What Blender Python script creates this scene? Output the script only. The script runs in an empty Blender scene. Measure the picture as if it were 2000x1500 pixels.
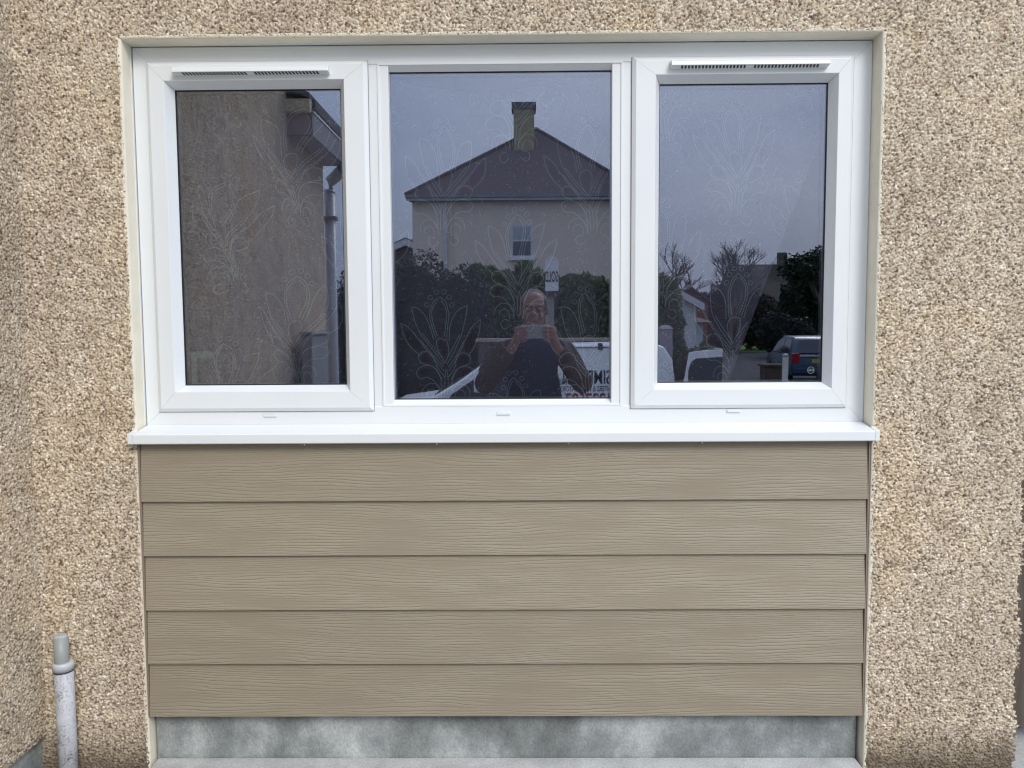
import bpy, bmesh, math, random
import numpy as np
from mathutils import Vector, Matrix
R = math.radians
S = bpy.context.scene
COL = S.collection

# ------------------------------------------------------------------ camera
cam_d = bpy.data.cameras.new('camera'); cam_d.sensor_width = 36; cam_d.lens = 27.92
cam_d.clip_start = 0.02; cam_d.clip_end = 1000
cam = bpy.data.objects.new('camera', cam_d); COL.objects.link(cam)
cam.matrix_world = Matrix(((0.999934, 0.005552, 0.009992, 0.0),
                           (0.009560, 0.073073, -0.997281, -2.12),
                           (-0.006267, 0.997311, 0.073015, 1.2),
                           (0, 0, 0, 1)))
S.camera = cam

# ------------------------------------------------------------------ world (overcast) and sun
SUN_EL, SUN_AZ = 37.0, 152.0     # azimuth clockwise from +Y: behind the camera and to its right
w = bpy.data.worlds.new('World'); S.world = w; w.use_nodes = True
nt = w.node_tree; nt.nodes.clear()
out = nt.nodes.new('ShaderNodeOutputWorld'); bg = nt.nodes.new('ShaderNodeBackground')
sky = nt.nodes.new('ShaderNodeTexSky'); sky.sky_type = 'NISHITA'; sky.sun_disc = False
sky.sun_elevation = R(SUN_EL); sky.sun_rotation = R(SUN_AZ); sky.air_density = 1.0; sky.dust_density = 4.0; sky.ozone_density = 1.0
tc = nt.nodes.new('ShaderNodeTexCoord'); mp = nt.nodes.new('ShaderNodeMapping'); mp.inputs['Scale'].default_value = (1, 1, 2.6)
nz = nt.nodes.new('ShaderNodeTexNoise'); nz.inputs['Scale'].default_value = 2.2; nz.inputs['Detail'].default_value = 7; nz.inputs['Roughness'].default_value = .55
rp = nt.nodes.new('ShaderNodeValToRGB')
rp.color_ramp.elements[0].position = .38; rp.color_ramp.elements[0].color = (8.0, 9.5, 12.4, 1)
rp.color_ramp.elements[1].position = .66; rp.color_ramp.elements[1].color = (11.6, 12.9, 15.2, 1)
mx = nt.nodes.new('ShaderNodeMix'); mx.data_type = 'RGBA'; mx.inputs[0].default_value = .85
nt.links.new(tc.outputs['Generated'], mp.inputs[0]); nt.links.new(mp.outputs[0], nz.inputs['Vector'])
nt.links.new(nz.outputs[0], rp.inputs[0]); nt.links.new(sky.outputs[0], mx.inputs[6]); nt.links.new(rp.outputs[0], mx.inputs[7])
sz = nt.nodes.new('ShaderNodeSeparateXYZ'); nt.links.new(tc.outputs['Generated'], sz.inputs[0])
gr = nt.nodes.new('ShaderNodeMapRange'); gr.inputs[1].default_value = 0; gr.inputs[2].default_value = 1; gr.inputs[3].default_value = .48; gr.inputs[4].default_value = 1.5
nt.links.new(sz.outputs[2], gr.inputs[0]); vm = nt.nodes.new('ShaderNodeVectorMath'); vm.operation = 'SCALE'   # overcast: brighter overhead
nt.links.new(mx.outputs[2], vm.inputs[0]); nt.links.new(gr.outputs[0], vm.inputs['Scale']); nt.links.new(vm.outputs[0], bg.inputs[0]); nt.links.new(bg.outputs[0], out.inputs[0])
bg.inputs[1].default_value = 0.10

sd = bpy.data.lights.new('sun', 'SUN'); sd.energy = 1.6; sd.angle = R(22); sd.color = (1, .96, .90)
sun = bpy.data.objects.new('sun', sd); COL.objects.link(sun)
az, el = R(SUN_AZ), R(SUN_EL)
dirv = Vector((math.sin(az) * math.cos(el), math.cos(az) * math.cos(el), math.sin(el)))   # towards the sun
sun.rotation_euler = dirv.to_track_quat('Z', 'Y').to_euler()
S.view_settings.view_transform = 'Standard'; S.view_settings.look = 'None'
S.view_settings.gamma = 1; S.view_settings.use_curve_mapping = False
S.view_settings.exposure = 0.2
S.render.engine = 'CYCLES'
S.cycles.filter_width = 1.15; S.cycles.max_bounces = 8; S.cycles.transparent_max_bounces = 24; S.cycles.diffuse_bounces = 3

# ------------------------------------------------------------------ helpers
def origin(p):
    v = Vector((0, 0, 0))
    while p: v += p.location; p = p.parent
    return v
def tag(o, label=None, cat=None, group=None, kind=None):
    if label: o['label'] = label
    if cat: o['category'] = cat
    if group: o['group'] = group
    if kind: o['kind'] = kind
    return o
def empty(name, loc, label=None, cat=None, group=None):
    o = bpy.data.objects.new(name, None); COL.objects.link(o); o.location = loc
    return tag(o, label, cat, group)
def mesh_obj(name, me, m, parent=None):
    if m and not me.materials: me.materials.append(m)
    o = bpy.data.objects.new(name, me); COL.objects.link(o)
    if parent:
        o.parent = parent
    return o
class MB:
    def __init__(s): s.v = []; s.f = []
    def add(s, vs, fs):
        n = len(s.v); s.v += [tuple(v) for v in vs]; s.f += [tuple(i + n for i in f) for f in fs]; return s
    def box(s, x0, x1, y0, y1, z0, z1):
        if x0 > x1: x0, x1 = x1, x0
        if y0 > y1: y0, y1 = y1, y0
        if z0 > z1: z0, z1 = z1, z0
        return s.add([(x0, y0, z0), (x1, y0, z0), (x1, y1, z0), (x0, y1, z0), (x0, y0, z1), (x1, y0, z1), (x1, y1, z1), (x0, y1, z1)],
                     [(0, 3, 2, 1), (4, 5, 6, 7), (0, 1, 5, 4), (1, 2, 6, 5), (2, 3, 7, 6), (3, 0, 4, 7)])
    def hexa(s, c):   # 8 corners, same order as box
        return s.add(c, [(0, 3, 2, 1), (4, 5, 6, 7), (0, 1, 5, 4), (1, 2, 6, 5), (2, 3, 7, 6), (3, 0, 4, 7)])
    def prism(s, poly, y0, y1):   # polygon in XZ (counter-clockwise seen from -Y) extruded along Y
        n = len(poly)
        vs = [(x, y0, z) for x, z in poly] + [(x, y1, z) for x, z in poly]
        fs = [tuple(range(n)), tuple(range(2 * n - 1, n - 1, -1))]
        fs += [(i, i + n, (i + 1) % n + n, (i + 1) % n) for i in range(n)]
        return s.add(vs, fs)
    def prismx(s, poly, x0, x1):   # polygon in YZ extruded along X
        n = len(poly)
        vs = [(x0, y, z) for y, z in poly] + [(x1, y, z) for y, z in poly]
        fs = [tuple(range(n - 1, -1, -1)), tuple(range(n, 2 * n))]
        fs += [(i, (i + 1) % n, (i + 1) % n + n, i + n) for i in range(n)]
        return s.add(vs, fs)
    def tube(s, pts, rad, n=8, cap=True):
        pts = [Vector(p) for p in pts]; rs = rad if isinstance(rad, (list, tuple)) else [rad] * len(pts)
        vs = []; fs = []
        for i, p in enumerate(pts):
            t = (pts[min(i + 1, len(pts) - 1)] - pts[max(i - 1, 0)]).normalized()
            a = t.cross(Vector((0, 0, 1)) if abs(t.z) < .9 else Vector((1, 0, 0))).normalized(); b = t.cross(a)
            for k in range(n):
                q = 2 * math.pi * k / n; vs.append(p + (a * math.cos(q) + b * math.sin(q)) * rs[i])
        for i in range(len(pts) - 1):
            for k in range(n):
                fs.append((i * n + k, i * n + (k + 1) % n, (i + 1) * n + (k + 1) % n, (i + 1) * n + k))
        if cap: fs += [tuple(range(n - 1, -1, -1)), tuple(range((len(pts) - 1) * n, len(pts) * n))]
        return s.add(vs, fs)
    def ball(s, c, r, n=12, m=8):
        c = Vector(c); r = r if isinstance(r, (tuple, list)) else (r, r, r)
        vs = [(c.x, c.y, c.z - r[2])]; fs = []
        for i in range(1, m):
            ph = -math.pi / 2 + math.pi * i / m
            for k in range(n):
                q = 2 * math.pi * k / n
                vs.append((c.x + r[0] * math.cos(ph) * math.cos(q), c.y + r[1] * math.cos(ph) * math.sin(q), c.z + r[2] * math.sin(ph)))
        vs.append((c.x, c.y, c.z + r[2]))
        for k in range(n):
            fs.append((0, 1 + (k + 1) % n, 1 + k)); fs.append((len(vs) - 1, 1 + (m - 2) * n + k, 1 + (m - 2) * n + (k + 1) % n))
        for i in range(m - 2):
            for k in range(n):
                a = 1 + i * n + k; b = 1 + i * n + (k + 1) % n
                fs.append((a, b, b + n, a + n))
        return s.add(vs, fs)
    def capsule(s, a, b, ra, rb, n=12):
        a = Vector(a); b = Vector(b); t = (b - a)
        s.ball(a, ra, n, 8); s.ball(b, rb, n, 8)
        s.tube([a, b], [ra, rb], n)
        return s
    def build(s, name, m, parent=None, bevel=0, smooth=False, seg=2):
        o0 = origin(parent) if parent else Vector((0, 0, 0))
        me = bpy.data.meshes.new(name)
        me.from_pydata([(v[0] - o0.x, v[1] - o0.y, v[2] - o0.z) for v in s.v], [], s.f); me.validate(); me.update()
        if bevel or not smooth:
            pass
        if smooth: me.polygons.foreach_set('use_smooth', [True] * len(me.polygons))
        o = mesh_obj(name, me, m, parent)
        if bevel:
            b = o.modifiers.new('bevel', 'BEVEL'); b.width = bevel; b.segments = seg; b.limit_method = 'ANGLE'; b.angle_limit = R(30)
            if hasattr(b, 'harden_normals'): b.harden_normals = False
        return o
    def thing(s, name, m, label, cat, group=None, kind=None, bevel=0, smooth=False, base=None):
        """one-mesh top-level thing with its origin at its base"""
        xs = [v[0] for v in s.v]; ys = [v[1] for v in s.v]; zs = [v[2] for v in s.v]
        b = base or ((min(xs) + max(xs)) / 2, (min(ys) + max(ys)) / 2, min(zs))
        s.v = [(v[0] - b[0], v[1] - b[1], v[2] - b[2]) for v in s.v]
        o = s.build(name, m, None, bevel, smooth); o.location = b
        return tag(o, label, cat, group, kind)

# ------------------------------------------------------------------ materials
def N(nt, t, **kw):
    n = nt.nodes.new(t)
    for k, v in kw.items():
        if k in n.inputs: n.inputs[k].default_value = v
        else: setattr(n, k, v)
    return n
def base_mat(name, rough=.6, spec=.5, metal=0):
    m = bpy.data.materials.new(name); m.use_nodes = True
    nt = m.node_tree; b = nt.nodes['Principled BSDF']
    b.inputs['Roughness'].default_value = rough; b.inputs['Specular IOR Level'].default_value = spec; b.inputs['Metallic'].default_value = metal
    return m, nt, b
def ramp(nt, stops, interp='LINEAR'):
    r = nt.nodes.new('ShaderNodeValToRGB'); cr = r.color_ramp; cr.interpolation = interp
    while len(cr.elements) < len(stops): cr.elements.new(0.5)
    for e, (p, c) in zip(cr.elements, stops): e.position = p; e.color = (*c, 1)
    return r
def pos(nt, scale=(1, 1, 1)):
    t = nt.nodes.new('ShaderNodeNewGeometry'); mp = nt.nodes.new('ShaderNodeMapping'); mp.inputs['Scale'].default_value = scale
    nt.links.new(t.outputs['Position'], mp.inputs[0]); return mp.outputs[0]
def simple(name, c1, c2=None, scale=8, rough=.6, spec=.5, bump=0, metal=0, detail=5, stretch=(1, 1, 1), bscale=None, bdist=.01):
    m, nt, b = base_mat(name, rough, spec, metal)
    c2 = c2 or tuple(x * .82 for x in c1)
    p = pos(nt, stretch); n = N(nt, 'ShaderNodeTexNoise', Scale=scale, Detail=detail)
    nt.links.new(p, n.inputs['Vector'])
    r = ramp(nt, [(.3, c1), (.7, c2)]); nt.links.new(n.outputs[0], r.inputs[0]); nt.links.new(r.outputs[0], b.inputs['Base Color'])
    if bump:
        n2 = N(nt, 'ShaderNodeTexNoise', Scale=bscale or scale * 4, Detail=4); nt.links.new(p, n2.inputs['Vector'])
        bp = N(nt, 'ShaderNodeBump', Strength=bump, Distance=bdist); nt.links.new(n2.outputs[0], bp.inputs['Height']); nt.links.new(bp.outputs[0], b.inputs['Normal'])
    return m

STONES = [(0, (.08, .07, .06)), (.05, (.20, .16, .13)), (.13, (.37, .30, .23)), (.30, (.50, .415, .32)), (.50, (.60, .51, .395)),
          (.62, (.50, .47, .41)), (.70, (.65, .56, .45)), (.80, (.67, .57, .41)), (.92, (.75, .69, .59)), (1, (.84, .82, .77))]
def mat_dash(name, attr=True, vscale=130, tint=(1, 1, 1), bump=.8):
    m, nt, b = base_mat(name, .85, .25)
    r = ramp(nt, STONES)
    if attr:
        a = N(nt, 'ShaderNodeAttribute', attribute_name='stone'); g = N(nt, 'ShaderNodeAttribute', attribute_name='gap')
        nt.links.new(a.outputs['Fac'], r.inputs[0]); gap = g.outputs['Fac']
    else:
        p = pos(nt); v = N(nt, 'ShaderNodeTexVoronoi', Scale=vscale); v2 = N(nt, 'ShaderNodeTexVoronoi', Scale=vscale, feature='DISTANCE_TO_EDGE')
        nt.links.new(p, v.inputs['Vector']); nt.links.new(p, v2.inputs['Vector'])
        sp = N(nt, 'ShaderNodeSeparateColor'); nt.links.new(v.outputs['Color'], sp.inputs[0]); nt.links.new(sp.outputs[0], r.inputs[0])
        mr = N(nt, 'ShaderNodeMapRange'); mr.inputs[1].default_value = .0; mr.inputs[2].default_value = .16; mr.inputs[3].default_value = 1; mr.inputs[4].default_value = 0
        nt.links.new(v2.outputs['Distance'], mr.inputs[0]); gap = mr.outputs[0]
        bp = N(nt, 'ShaderNodeBump', Strength=bump, Distance=.006); nt.links.new(v.outputs['Distance'], bp.inputs['Height']); bp.invert = True
        nt.links.new(bp.outputs[0], b.inputs['Normal'])
    mg = N(nt, 'ShaderNodeMix', data_type='RGBA'); nt.links.new(gap, mg.inputs[0]); nt.links.new(r.outputs[0], mg.inputs[6]); mg.inputs[7].default_value = (.23, .18, .135, 1)  # dark mortar colour that also paints shade into the crevices between stones
    # slow weathering: yellower and greyer patches
    p2 = pos(nt, (1, 1, .7)); n1 = N(nt, 'ShaderNodeTexNoise', Scale=2.6, Detail=6, Roughness=.65); nt.links.new(p2, n1.inputs['Vector'])
    r2 = ramp(nt, [(.28, (1.07, 1.0, .88)), (.5, (1, 1, 1)), (.72, (.86, .84, .86))]); nt.links.new(n1.outputs[0], r2.inputs[0])
    m1 = N(nt, 'ShaderNodeMix', data_type='RGBA', blend_type='MULTIPLY'); m1.inputs[0].default_value = 1
    nt.links.new(mg.outputs[2], m1.inputs[6]); nt.links.new(r2.outputs[0], m1.inputs[7])
    n2 = N(nt, 'ShaderNodeTexNoise', Scale=14, Detail=4); nt.links.new(p2, n2.inputs['Vector'])
    r3 = ramp(nt, [(.3, (.90 * tint[0], .865 * tint[1], .80 * tint[2])), (.6, (1.08 * tint[0], 1.065 * tint[1], 1.02 * tint[2]))]); nt.links.new(n2.outputs[0], r3.inputs[0])
    m2 = N(nt, 'ShaderNodeMix', data_type='RGBA', blend_type='MULTIPLY'); m2.inputs[0].default_value = 1
    nt.links.new(m1.outputs[2], m2.inputs[6]); nt.links.new(r3.outputs[0], m2.inputs[7])
    last = m2.outputs[2]
    if attr:   # dirt splashed up from the ground at the wall foot
        sp2 = N(nt, 'ShaderNodeSeparateXYZ'); gg = N(nt, 'ShaderNodeNewGeometry'); nt.links.new(gg.outputs['Position'], sp2.inputs[0])
        ad = N(nt, 'ShaderNodeMath', operation='MULTIPLY_ADD'); nt.links.new(n2.outputs[0], ad.inputs[0]); ad.inputs[1].default_value = -.16; nt.links.new(sp2.outputs[2], ad.inputs[2])
        mr2 = N(nt, 'ShaderNodeMapRange'); mr2.inputs[1].default_value = -.09; mr2.inputs[2].default_value = .02; mr2.inputs[3].default_value = .8; mr2.inputs[4].default_value = 0
        nt.links.new(ad.outputs[0], mr2.inputs[0])
        m3 = N(nt, 'ShaderNodeMix', data_type='RGBA'); nt.links.new(mr2.outputs[0], m3.inputs[0]); nt.links.new(last, m3.inputs[6]); m3.inputs[7].default_value = (.10, .075, .05, 1)
        last = m3.outputs[2]
    nt.links.new(last, b.inputs['Base Color'])
    return m
M_dash = mat_dash('pebbledash')
M_dash_far = mat_dash('pebbledash_plain', False, 60)
M_render = simple('cream_masonry_paint', (.82, .77, .64), (.75, .70, .57), 18, .75, .3, .35, bscale=160, bdist=.002)
M_upvc = simple('white_upvc', (.775, .80, .805), (.755, .78, .79), 5, .28, .5)
M_gasket = simple('black_rubber', (.012, .012, .014), None, 10, .5)
M_spacer = simple('grey_spacer', (.30, .33, .33), (.22, .25, .25), 10, .35, metal=.6)
M_black = simple('dark_slot', (.06, .06, .062), None, 10, .8)
M_concrete = None
def mat_concrete(name, c1, c2, c3, s=3.5, dist=.6, st=(1, 1, 1.6)):
    m, nt, b = base_mat(name, .9, .2)
    p = pos(nt, st); n = N(nt, 'ShaderNodeTexNoise', Scale=s, Detail=9, Roughness=.62, Distortion=dist); nt.links.new(p, n.inputs['Vector'])
    r = ramp(nt, [(.32, c1), (.5, c2), (.66, c3)]); nt.links.new(n.outputs[0], r.inputs[0])
    n2 = N(nt, 'ShaderNodeTexNoise', Scale=160, Detail=4); nt.links.new(p, n2.inputs['Vector'])
    r2 = ramp(nt, [(.3, (.82, .82, .82)), (.7, (1.1, 1.1, 1.1))]); nt.links.new(n2.outputs[0], r2.inputs[0])
    mm = N(nt, 'ShaderNodeMix', data_type='RGBA', blend_type='MULTIPLY'); mm.inputs[0].default_value = 1
    nt.links.new(r.outputs[0], mm.inputs[6]); nt.links.new(r2.outputs[0], mm.inputs[7]); nt.links.new(mm.outputs[2], b.inputs['Base Color'])
    bp = N(nt, 'ShaderNodeBump', Strength=.5, Distance=.003); nt.links.new(n2.outputs[0], bp.inputs['Height']); nt.links.new(bp.outputs[0], b.inputs['Normal'])
    return m
M_plinth = mat_concrete('grey_concrete', (.14, .15, .145), (.28, .30, .298), (.52, .545, .54), 5, .12, (1, 1, .75))
M_ledge = mat_concrete('pale_concrete', (.42, .42, .40), (.52, .52, .50), (.60, .60, .57), 8)
M_asphalt = mat_concrete('asphalt', (.05, .05, .055), (.07, .07, .075), (.10, .10, .105), 2)
M_paving = mat_concrete('paving', (.36, .35, .33), (.44, .43, .41), (.50, .49, .47), 2)
def mat_board():
    m, nt, b = base_mat('woodgrain_cladding', .55, .4)
    oi = N(nt, 'ShaderNodeObjectInfo'); g = N(nt, 'ShaderNodeNewGeometry')
    sc = N(nt, 'ShaderNodeVectorMath', operation='SCALE'); sc.inputs[0].default_value = (37.0, 0, 11.0); nt.links.new(oi.outputs['Random'], sc.inputs['Scale'])
    ad = N(nt, 'ShaderNodeVectorMath', operation='ADD'); nt.links.new(g.outputs['Position'], ad.inputs[0]); nt.links.new(sc.outputs[0], ad.inputs[1])
    mp = N(nt, 'ShaderNodeMapping'); mp.inputs['Scale'].default_value = (1.5, 0, 8.5); nt.links.new(ad.outputs[0], mp.inputs[0])
    n = N(nt, 'ShaderNodeTexNoise', Scale=1.0, Detail=2.5, Roughness=.45); nt.links.new(mp.outputs[0], n.inputs['Vector'])
    mp2 = N(nt, 'ShaderNodeMapping'); mp2.inputs['Scale'].default_value = (14, 0, 110); nt.links.new(ad.outputs[0], mp2.inputs[0])
    n2 = N(nt, 'ShaderNodeTexNoise', Scale=1.0, Detail=3); nt.links.new(mp2.outputs[0], n2.inputs['Vector'])
    sx = N(nt, 'ShaderNodeSeparateXYZ'); nt.links.new(ad.outputs[0], sx.inputs[0])
    a1 = N(nt, 'ShaderNodeMath', operation='MULTIPLY_ADD'); nt.links.new(n.outputs[0], a1.inputs[0]); a1.inputs[1].default_value = 9.0
    zz = N(nt, 'ShaderNodeMath', operation='MULTIPLY'); nt.links.new(sx.outputs[2], zz.inputs[0]); zz.inputs[1].default_value = 135.0
    nt.links.new(zz.outputs[0], a1.inputs[2])
    a2 = N(nt, 'ShaderNodeMath', operation='MULTIPLY_ADD'); nt.links.new(n2.outputs[0], a2.inputs[0]); a2.inputs[1].default_value = 1.1; nt.links.new(a1.outputs[0], a2.inputs[2])
    pp = N(nt, 'ShaderNodeMath', operation='FRACT'); nt.links.new(a2.outputs[0], pp.inputs[0])
    r = ramp(nt, [(0, (0, 0, 0)), (.18, (1, 1, 1)), (.7, (.75, .75, .75)), (1, (0, 0, 0))]); nt.links.new(pp.outputs[0], r.inputs[0])
    # ridge strength varies along the board
    mp3 = N(nt, 'ShaderNodeMapping'); mp3.inputs['Scale'].default_value = (4, 0, 22); nt.links.new(ad.outputs[0], mp3.inputs[0])
    n3 = N(nt, 'ShaderNodeTexNoise', Scale=1.0, Detail=3); nt.links.new(mp3.outputs[0], n3.inputs['Vector'])
    r3 = ramp(nt, [(.36, (.12, .12, .12)), (.60, (1, 1, 1))]); nt.links.new(n3.outputs[0], r3.inputs[0])
    hm = N(nt, 'ShaderNodeMath', operation='MULTIPLY'); nt.links.new(r.outputs[0], hm.inputs[0]); nt.links.new(r3.outputs[0], hm.inputs[1])
    bp = N(nt, 'ShaderNodeBump', Strength=.72, Distance=.0014); nt.links.new(hm.outputs[0], bp.inputs['Height']); nt.links.new(bp.outputs[0], b.inputs['Normal'])
    cr = ramp(nt, [(.3, (.285, .240, .176)), (.7, (.322, .278, .207))]); nt.links.new(n3.outputs[0], cr.inputs[0])
    # faint colour difference from board to board
    hs = N(nt, 'ShaderNodeHueSaturation'); mr = N(nt, 'ShaderNodeMapRange'); mr.inputs[3].default_value = .93; mr.inputs[4].default_value = 1.07
    nt.links.new(oi.outputs['Random'], mr.inputs[0]); nt.links.new(mr.outputs[0], hs.inputs['Value']); nt.links.new(cr.outputs[0], hs.inputs['Color'])
    nt.links.new(hs.outputs[0], b.inputs['Base Color'])
    return m
M_board = mat_board()
M_trim = simple('brown_trim', (.27, .20, .15), None, 6, .5)
def mat_glass(name, fac, col):
    m = bpy.data.materials.new(name); m.use_nodes = True; nt = m.node_tree; nt.nodes.clear()
    o = N(nt, 'ShaderNodeOutputMaterial'); mx = N(nt, 'ShaderNodeMixShader'); t = N(nt, 'ShaderNodeBsdfTransparent'); g = N(nt, 'ShaderNodeBsdfGlossy')
    t.inputs[0].default_value = (.97, .985, .98, 1); g.inputs['Color'].default_value = (*col, 1); g.inputs['Roughness'].default_value = 0.0
    fr = N(nt, 'ShaderNodeFresnel', IOR=1.5); mr = N(nt, 'ShaderNodeMath', operation='MULTIPLY_ADD'); mr.inputs[1].default_value = 1.2; mr.inputs[2].default_value = fac
    nt.links.new(fr.outputs[0], mr.inputs[0])
    nt.links.new(mr.outputs[0], mx.inputs[0]); nt.links.new(t.outputs[0], mx.inputs[1]); nt.links.new(g.outputs[0], mx.inputs[2]); nt.links.new(mx.outputs[0], o.inputs[0])
    return m
M_glass = mat_glass('coated_double_glazing', .14, (.80, .84, 1.0))
M_glass_in = mat_glass('inner_pane', -.02, (.8, .9, 1.0))

# ------------------------------------------------------------------ ground
def sm(t): t = max(0, min(1, t)); return t * t * (3 - 2 * t)
def gh(x, y):
    base = -.93 + .30 * sm((x - 2.6) / 3.5)
    base += .35 * sm((-y - 26) / 60)
    return -.34 + (base + .34) * sm((-y - 4.2) / 2.5)
def sheet(xs, ys, off, name, m):
    mb = MB(); nx = len(xs)
    vs = [(x, y, gh(x, y) + off) for y in ys for x in xs]
    fs = [(j * nx + i, j * nx + i + 1, (j + 1) * nx + i + 1, (j + 1) * nx + i) for j in range(len(ys) - 1) for i in range(nx - 1)]
    o = mb.add(vs, fs).build(name, m); tag(o, kind='structure'); return o
M_grass = simple('grass', (.045, .075, .02), (.075, .10, .03), 3, .9, .2, .6, bscale=60, bdist=.03)
M_soil = simple('soil', (.09, .07, .05), (.14, .11, .08), 20, .95, .1, .6, bscale=90, bdist=.01)
xs = list(np.concatenate([np.linspace(-300, -20, 8), np.linspace(-16, 30, 70), np.linspace(40, 300, 8)]))
ys = list(np.concatenate([np.linspace(-400, -100, 7), np.linspace(-90, -20, 24), np.linspace(-19, 3, 60), np.linspace(8, 100, 5)]))
sheet(xs, ys, 0, 'ground', M_grass)
sheet(list(np.linspace(-14, 60, 100)), list(np.linspace(-47, -9.4, 60)), .012, 'road', M_asphalt)
sheet(list(np.linspace(-1.25, 6, 30)), list(np.linspace(-9.3, -.6, 40)), .016, 'driveway', M_paving)
MB().box(-1.30, 1.34, -.42, .03, -.6, -.03).thing('flower_bed', M_soil, None, None, kind='structure')

# ------------------------------------------------------------------ pebbledash walls (real stones as relief)
rng = np.random.default_rng(7)
def stone_field(U, V, cell=.0054, seed=0):
    """height (m), per-stone random value and mask of mortar with painted crevice shade for points U,V (m)"""
    r = np.random.default_rng(seed)
    T = 1024
    jx = r.random((T, T)) * .85 + .07; jy = r.random((T, T)) * .85 + .07; rv = r.random((T, T)); rad = .42 + .38 * r.random((T, T)); hh = .35 + .65 * r.random((T, T)) ** 1.3
    ang = r.random((T, T)) * math.pi; asp = 1 + .8 * r.random((T, T))
    tx = r.normal(size=(T, T)) * .35; ty = r.normal(size=(T, T)) * .35
    u = U / cell; v = V / cell; iu = np.floor(u).astype(int); iv = np.floor(v).astype(int)
    best = np.full(U.shape, -9.0); val = np.zeros(U.shape)
    for a in (-1, 0, 1):
        for b in (-1, 0, 1):
            ci = (iu + a) % T; cj = (iv + b) % T
            dx = (u - (iu + a) - jx[ci, cj]); dy = (v - (iv + b) - jy[ci, cj])
            c, s_ = np.cos(ang[ci, cj]), np.sin(ang[ci, cj])
            ex = (c * dx + s_ * dy) / asp[ci, cj] ** .5; ey = (-s_ * dx + c * dy) * asp[ci, cj] ** .5
            q = (ex * ex + ey * ey) / (rad[ci, cj] ** 2)
            h = hh[ci, cj] * (1 - q) + (tx[ci, cj] * dx + ty[ci, cj] * dy) * .5
            k = h > best; best = np.where(k, h, best); val = np.where(k, rv[ci, cj], val)
    gap = np.clip((.10 - best) / .28, 0, 1)
    h = np.clip(best, -.12, 1) * .0058
    return h, val, gap
def slow(U, V, seed):
    r = np.random.default_rng(seed); z = np.zeros(U.shape)
    for k in range(10):
        a = r.normal(size=2) * (3 + 3 * k); z += np.sin(U * a[0] + V * a[1] + r.random() * 6.28) / (1 + k)
    return z
def dash_mesh(name, to3d, u0, u1, v0, v1, step, keep, seed, parent, mat=None, fine=True):
    nu = int(round((u1 - u0) / step)) + 1; nv = int(round((v1 - v0) / step)) + 1
    u = np.linspace(u0, u1, nu); v = np.linspace(v0, v1, nv); U, V = np.meshgrid(u, v)
    h, val, gap = stone_field(U + 10, V + 10, seed=seed)
    h = h + slow(U, V, seed) * .0006
    P = to3d(U.ravel(), V.ravel(), h.ravel())
    o0 = origin(parent); P = P - np.array([o0.x, o0.y, o0.z])
    ii, jj = np.meshgrid(np.arange(nu - 1), np.arange(nv - 1)); a = (jj * nu + ii).ravel()
    Uc = (U[:-1, :-1]).ravel() + step / 2; Vc = V[:-1, :-1].ravel() + step / 2
    k = keep(Uc, Vc); a = a[k]
    F = np.stack([a, a + 1, a + nu + 1, a + nu], 1)
    used = np.zeros(len(P), bool); used[F.ravel()] = True; remap = np.cumsum(used) - 1
    P = P[used]; F = remap[F]; val = val.ravel()[used]; gap = gap.ravel()[used]
    me = bpy.data.meshes.new(name)
    me.vertices.add(len(P)); me.vertices.foreach_set('co', P.astype(np.float32).ravel())
    me.loops.add(F.size); me.loops.foreach_set('vertex_index', F.ravel().astype(np.int32))
    me.polygons.add(len(F)); me.polygons.foreach_set('loop_start', np.arange(0, F.size, 4, dtype=np.int32))
    me.polygons.foreach_set('loop_total', np.full(len(F), 4, np.int32)) if bpy.app.version < (3, 6) else None
    me.update(calc_edges=True)
    for nm, d in (('stone', val), ('gap', gap)):
        at = me.attributes.new(nm, 'FLOAT', 'POINT'); at.data.foreach_set('value', d.astype(np.float32))
    return mesh_obj(name, me, mat or M_dash, parent)

OX0, OX1, OZ1 = -1.037, .943, 1.9525      # opening in the front wall
FW = .052                                 # window frame face set back this far
house = empty('house_wall', (0, 0, 0), 'pebbledashed front wall of tan stones with a wide opening holding a white window', 'wall')
def edge_noise(t, s, amp): return (np.sin(t * 71 + s) + np.sin(t * 193 + 2 * s) + np.sin(t * 457 + 3 * s)) * amp / 3
def keep_front(U, V):
    e0 = OX0 + edge_noise(V, 1.3, .0045) - .002; e1 = OX1 + edge_noise(V, 4.1, .0045) + .002; et = OZ1 + edge_noise(U, 2.2, .0035) + .002
    ins = (U > e0) & (U < e1) & (V < et)
    end = 1.352 + edge_noise(V, .6, .009) + .006 * np.sin(V * 23)
    return ~ins & (U < end)
dash_mesh('pebbledash_front', lambda U, V, h: np.stack([U, -h, V], 1), -1.342, 1.38, -.12, 2.32, .0021, keep_front, 11, house)
mb = MB()
mb.box(-1.40, OX0 - .008, .0015, .30, -.5, 5.2); mb.box(OX1 + .008, 1.345, .0015, .30, -.5, 5.2)
mb.box(OX0 - .008, OX1 + .008, .0015, .30, OZ1 + .008, 5.2)
mb.build('wall_core', M_render, house)
MB().box(-1.33, 1.35, -.004, .001, 2.318, 5.2).build('upper_wall', M_dash_far, house)
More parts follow.
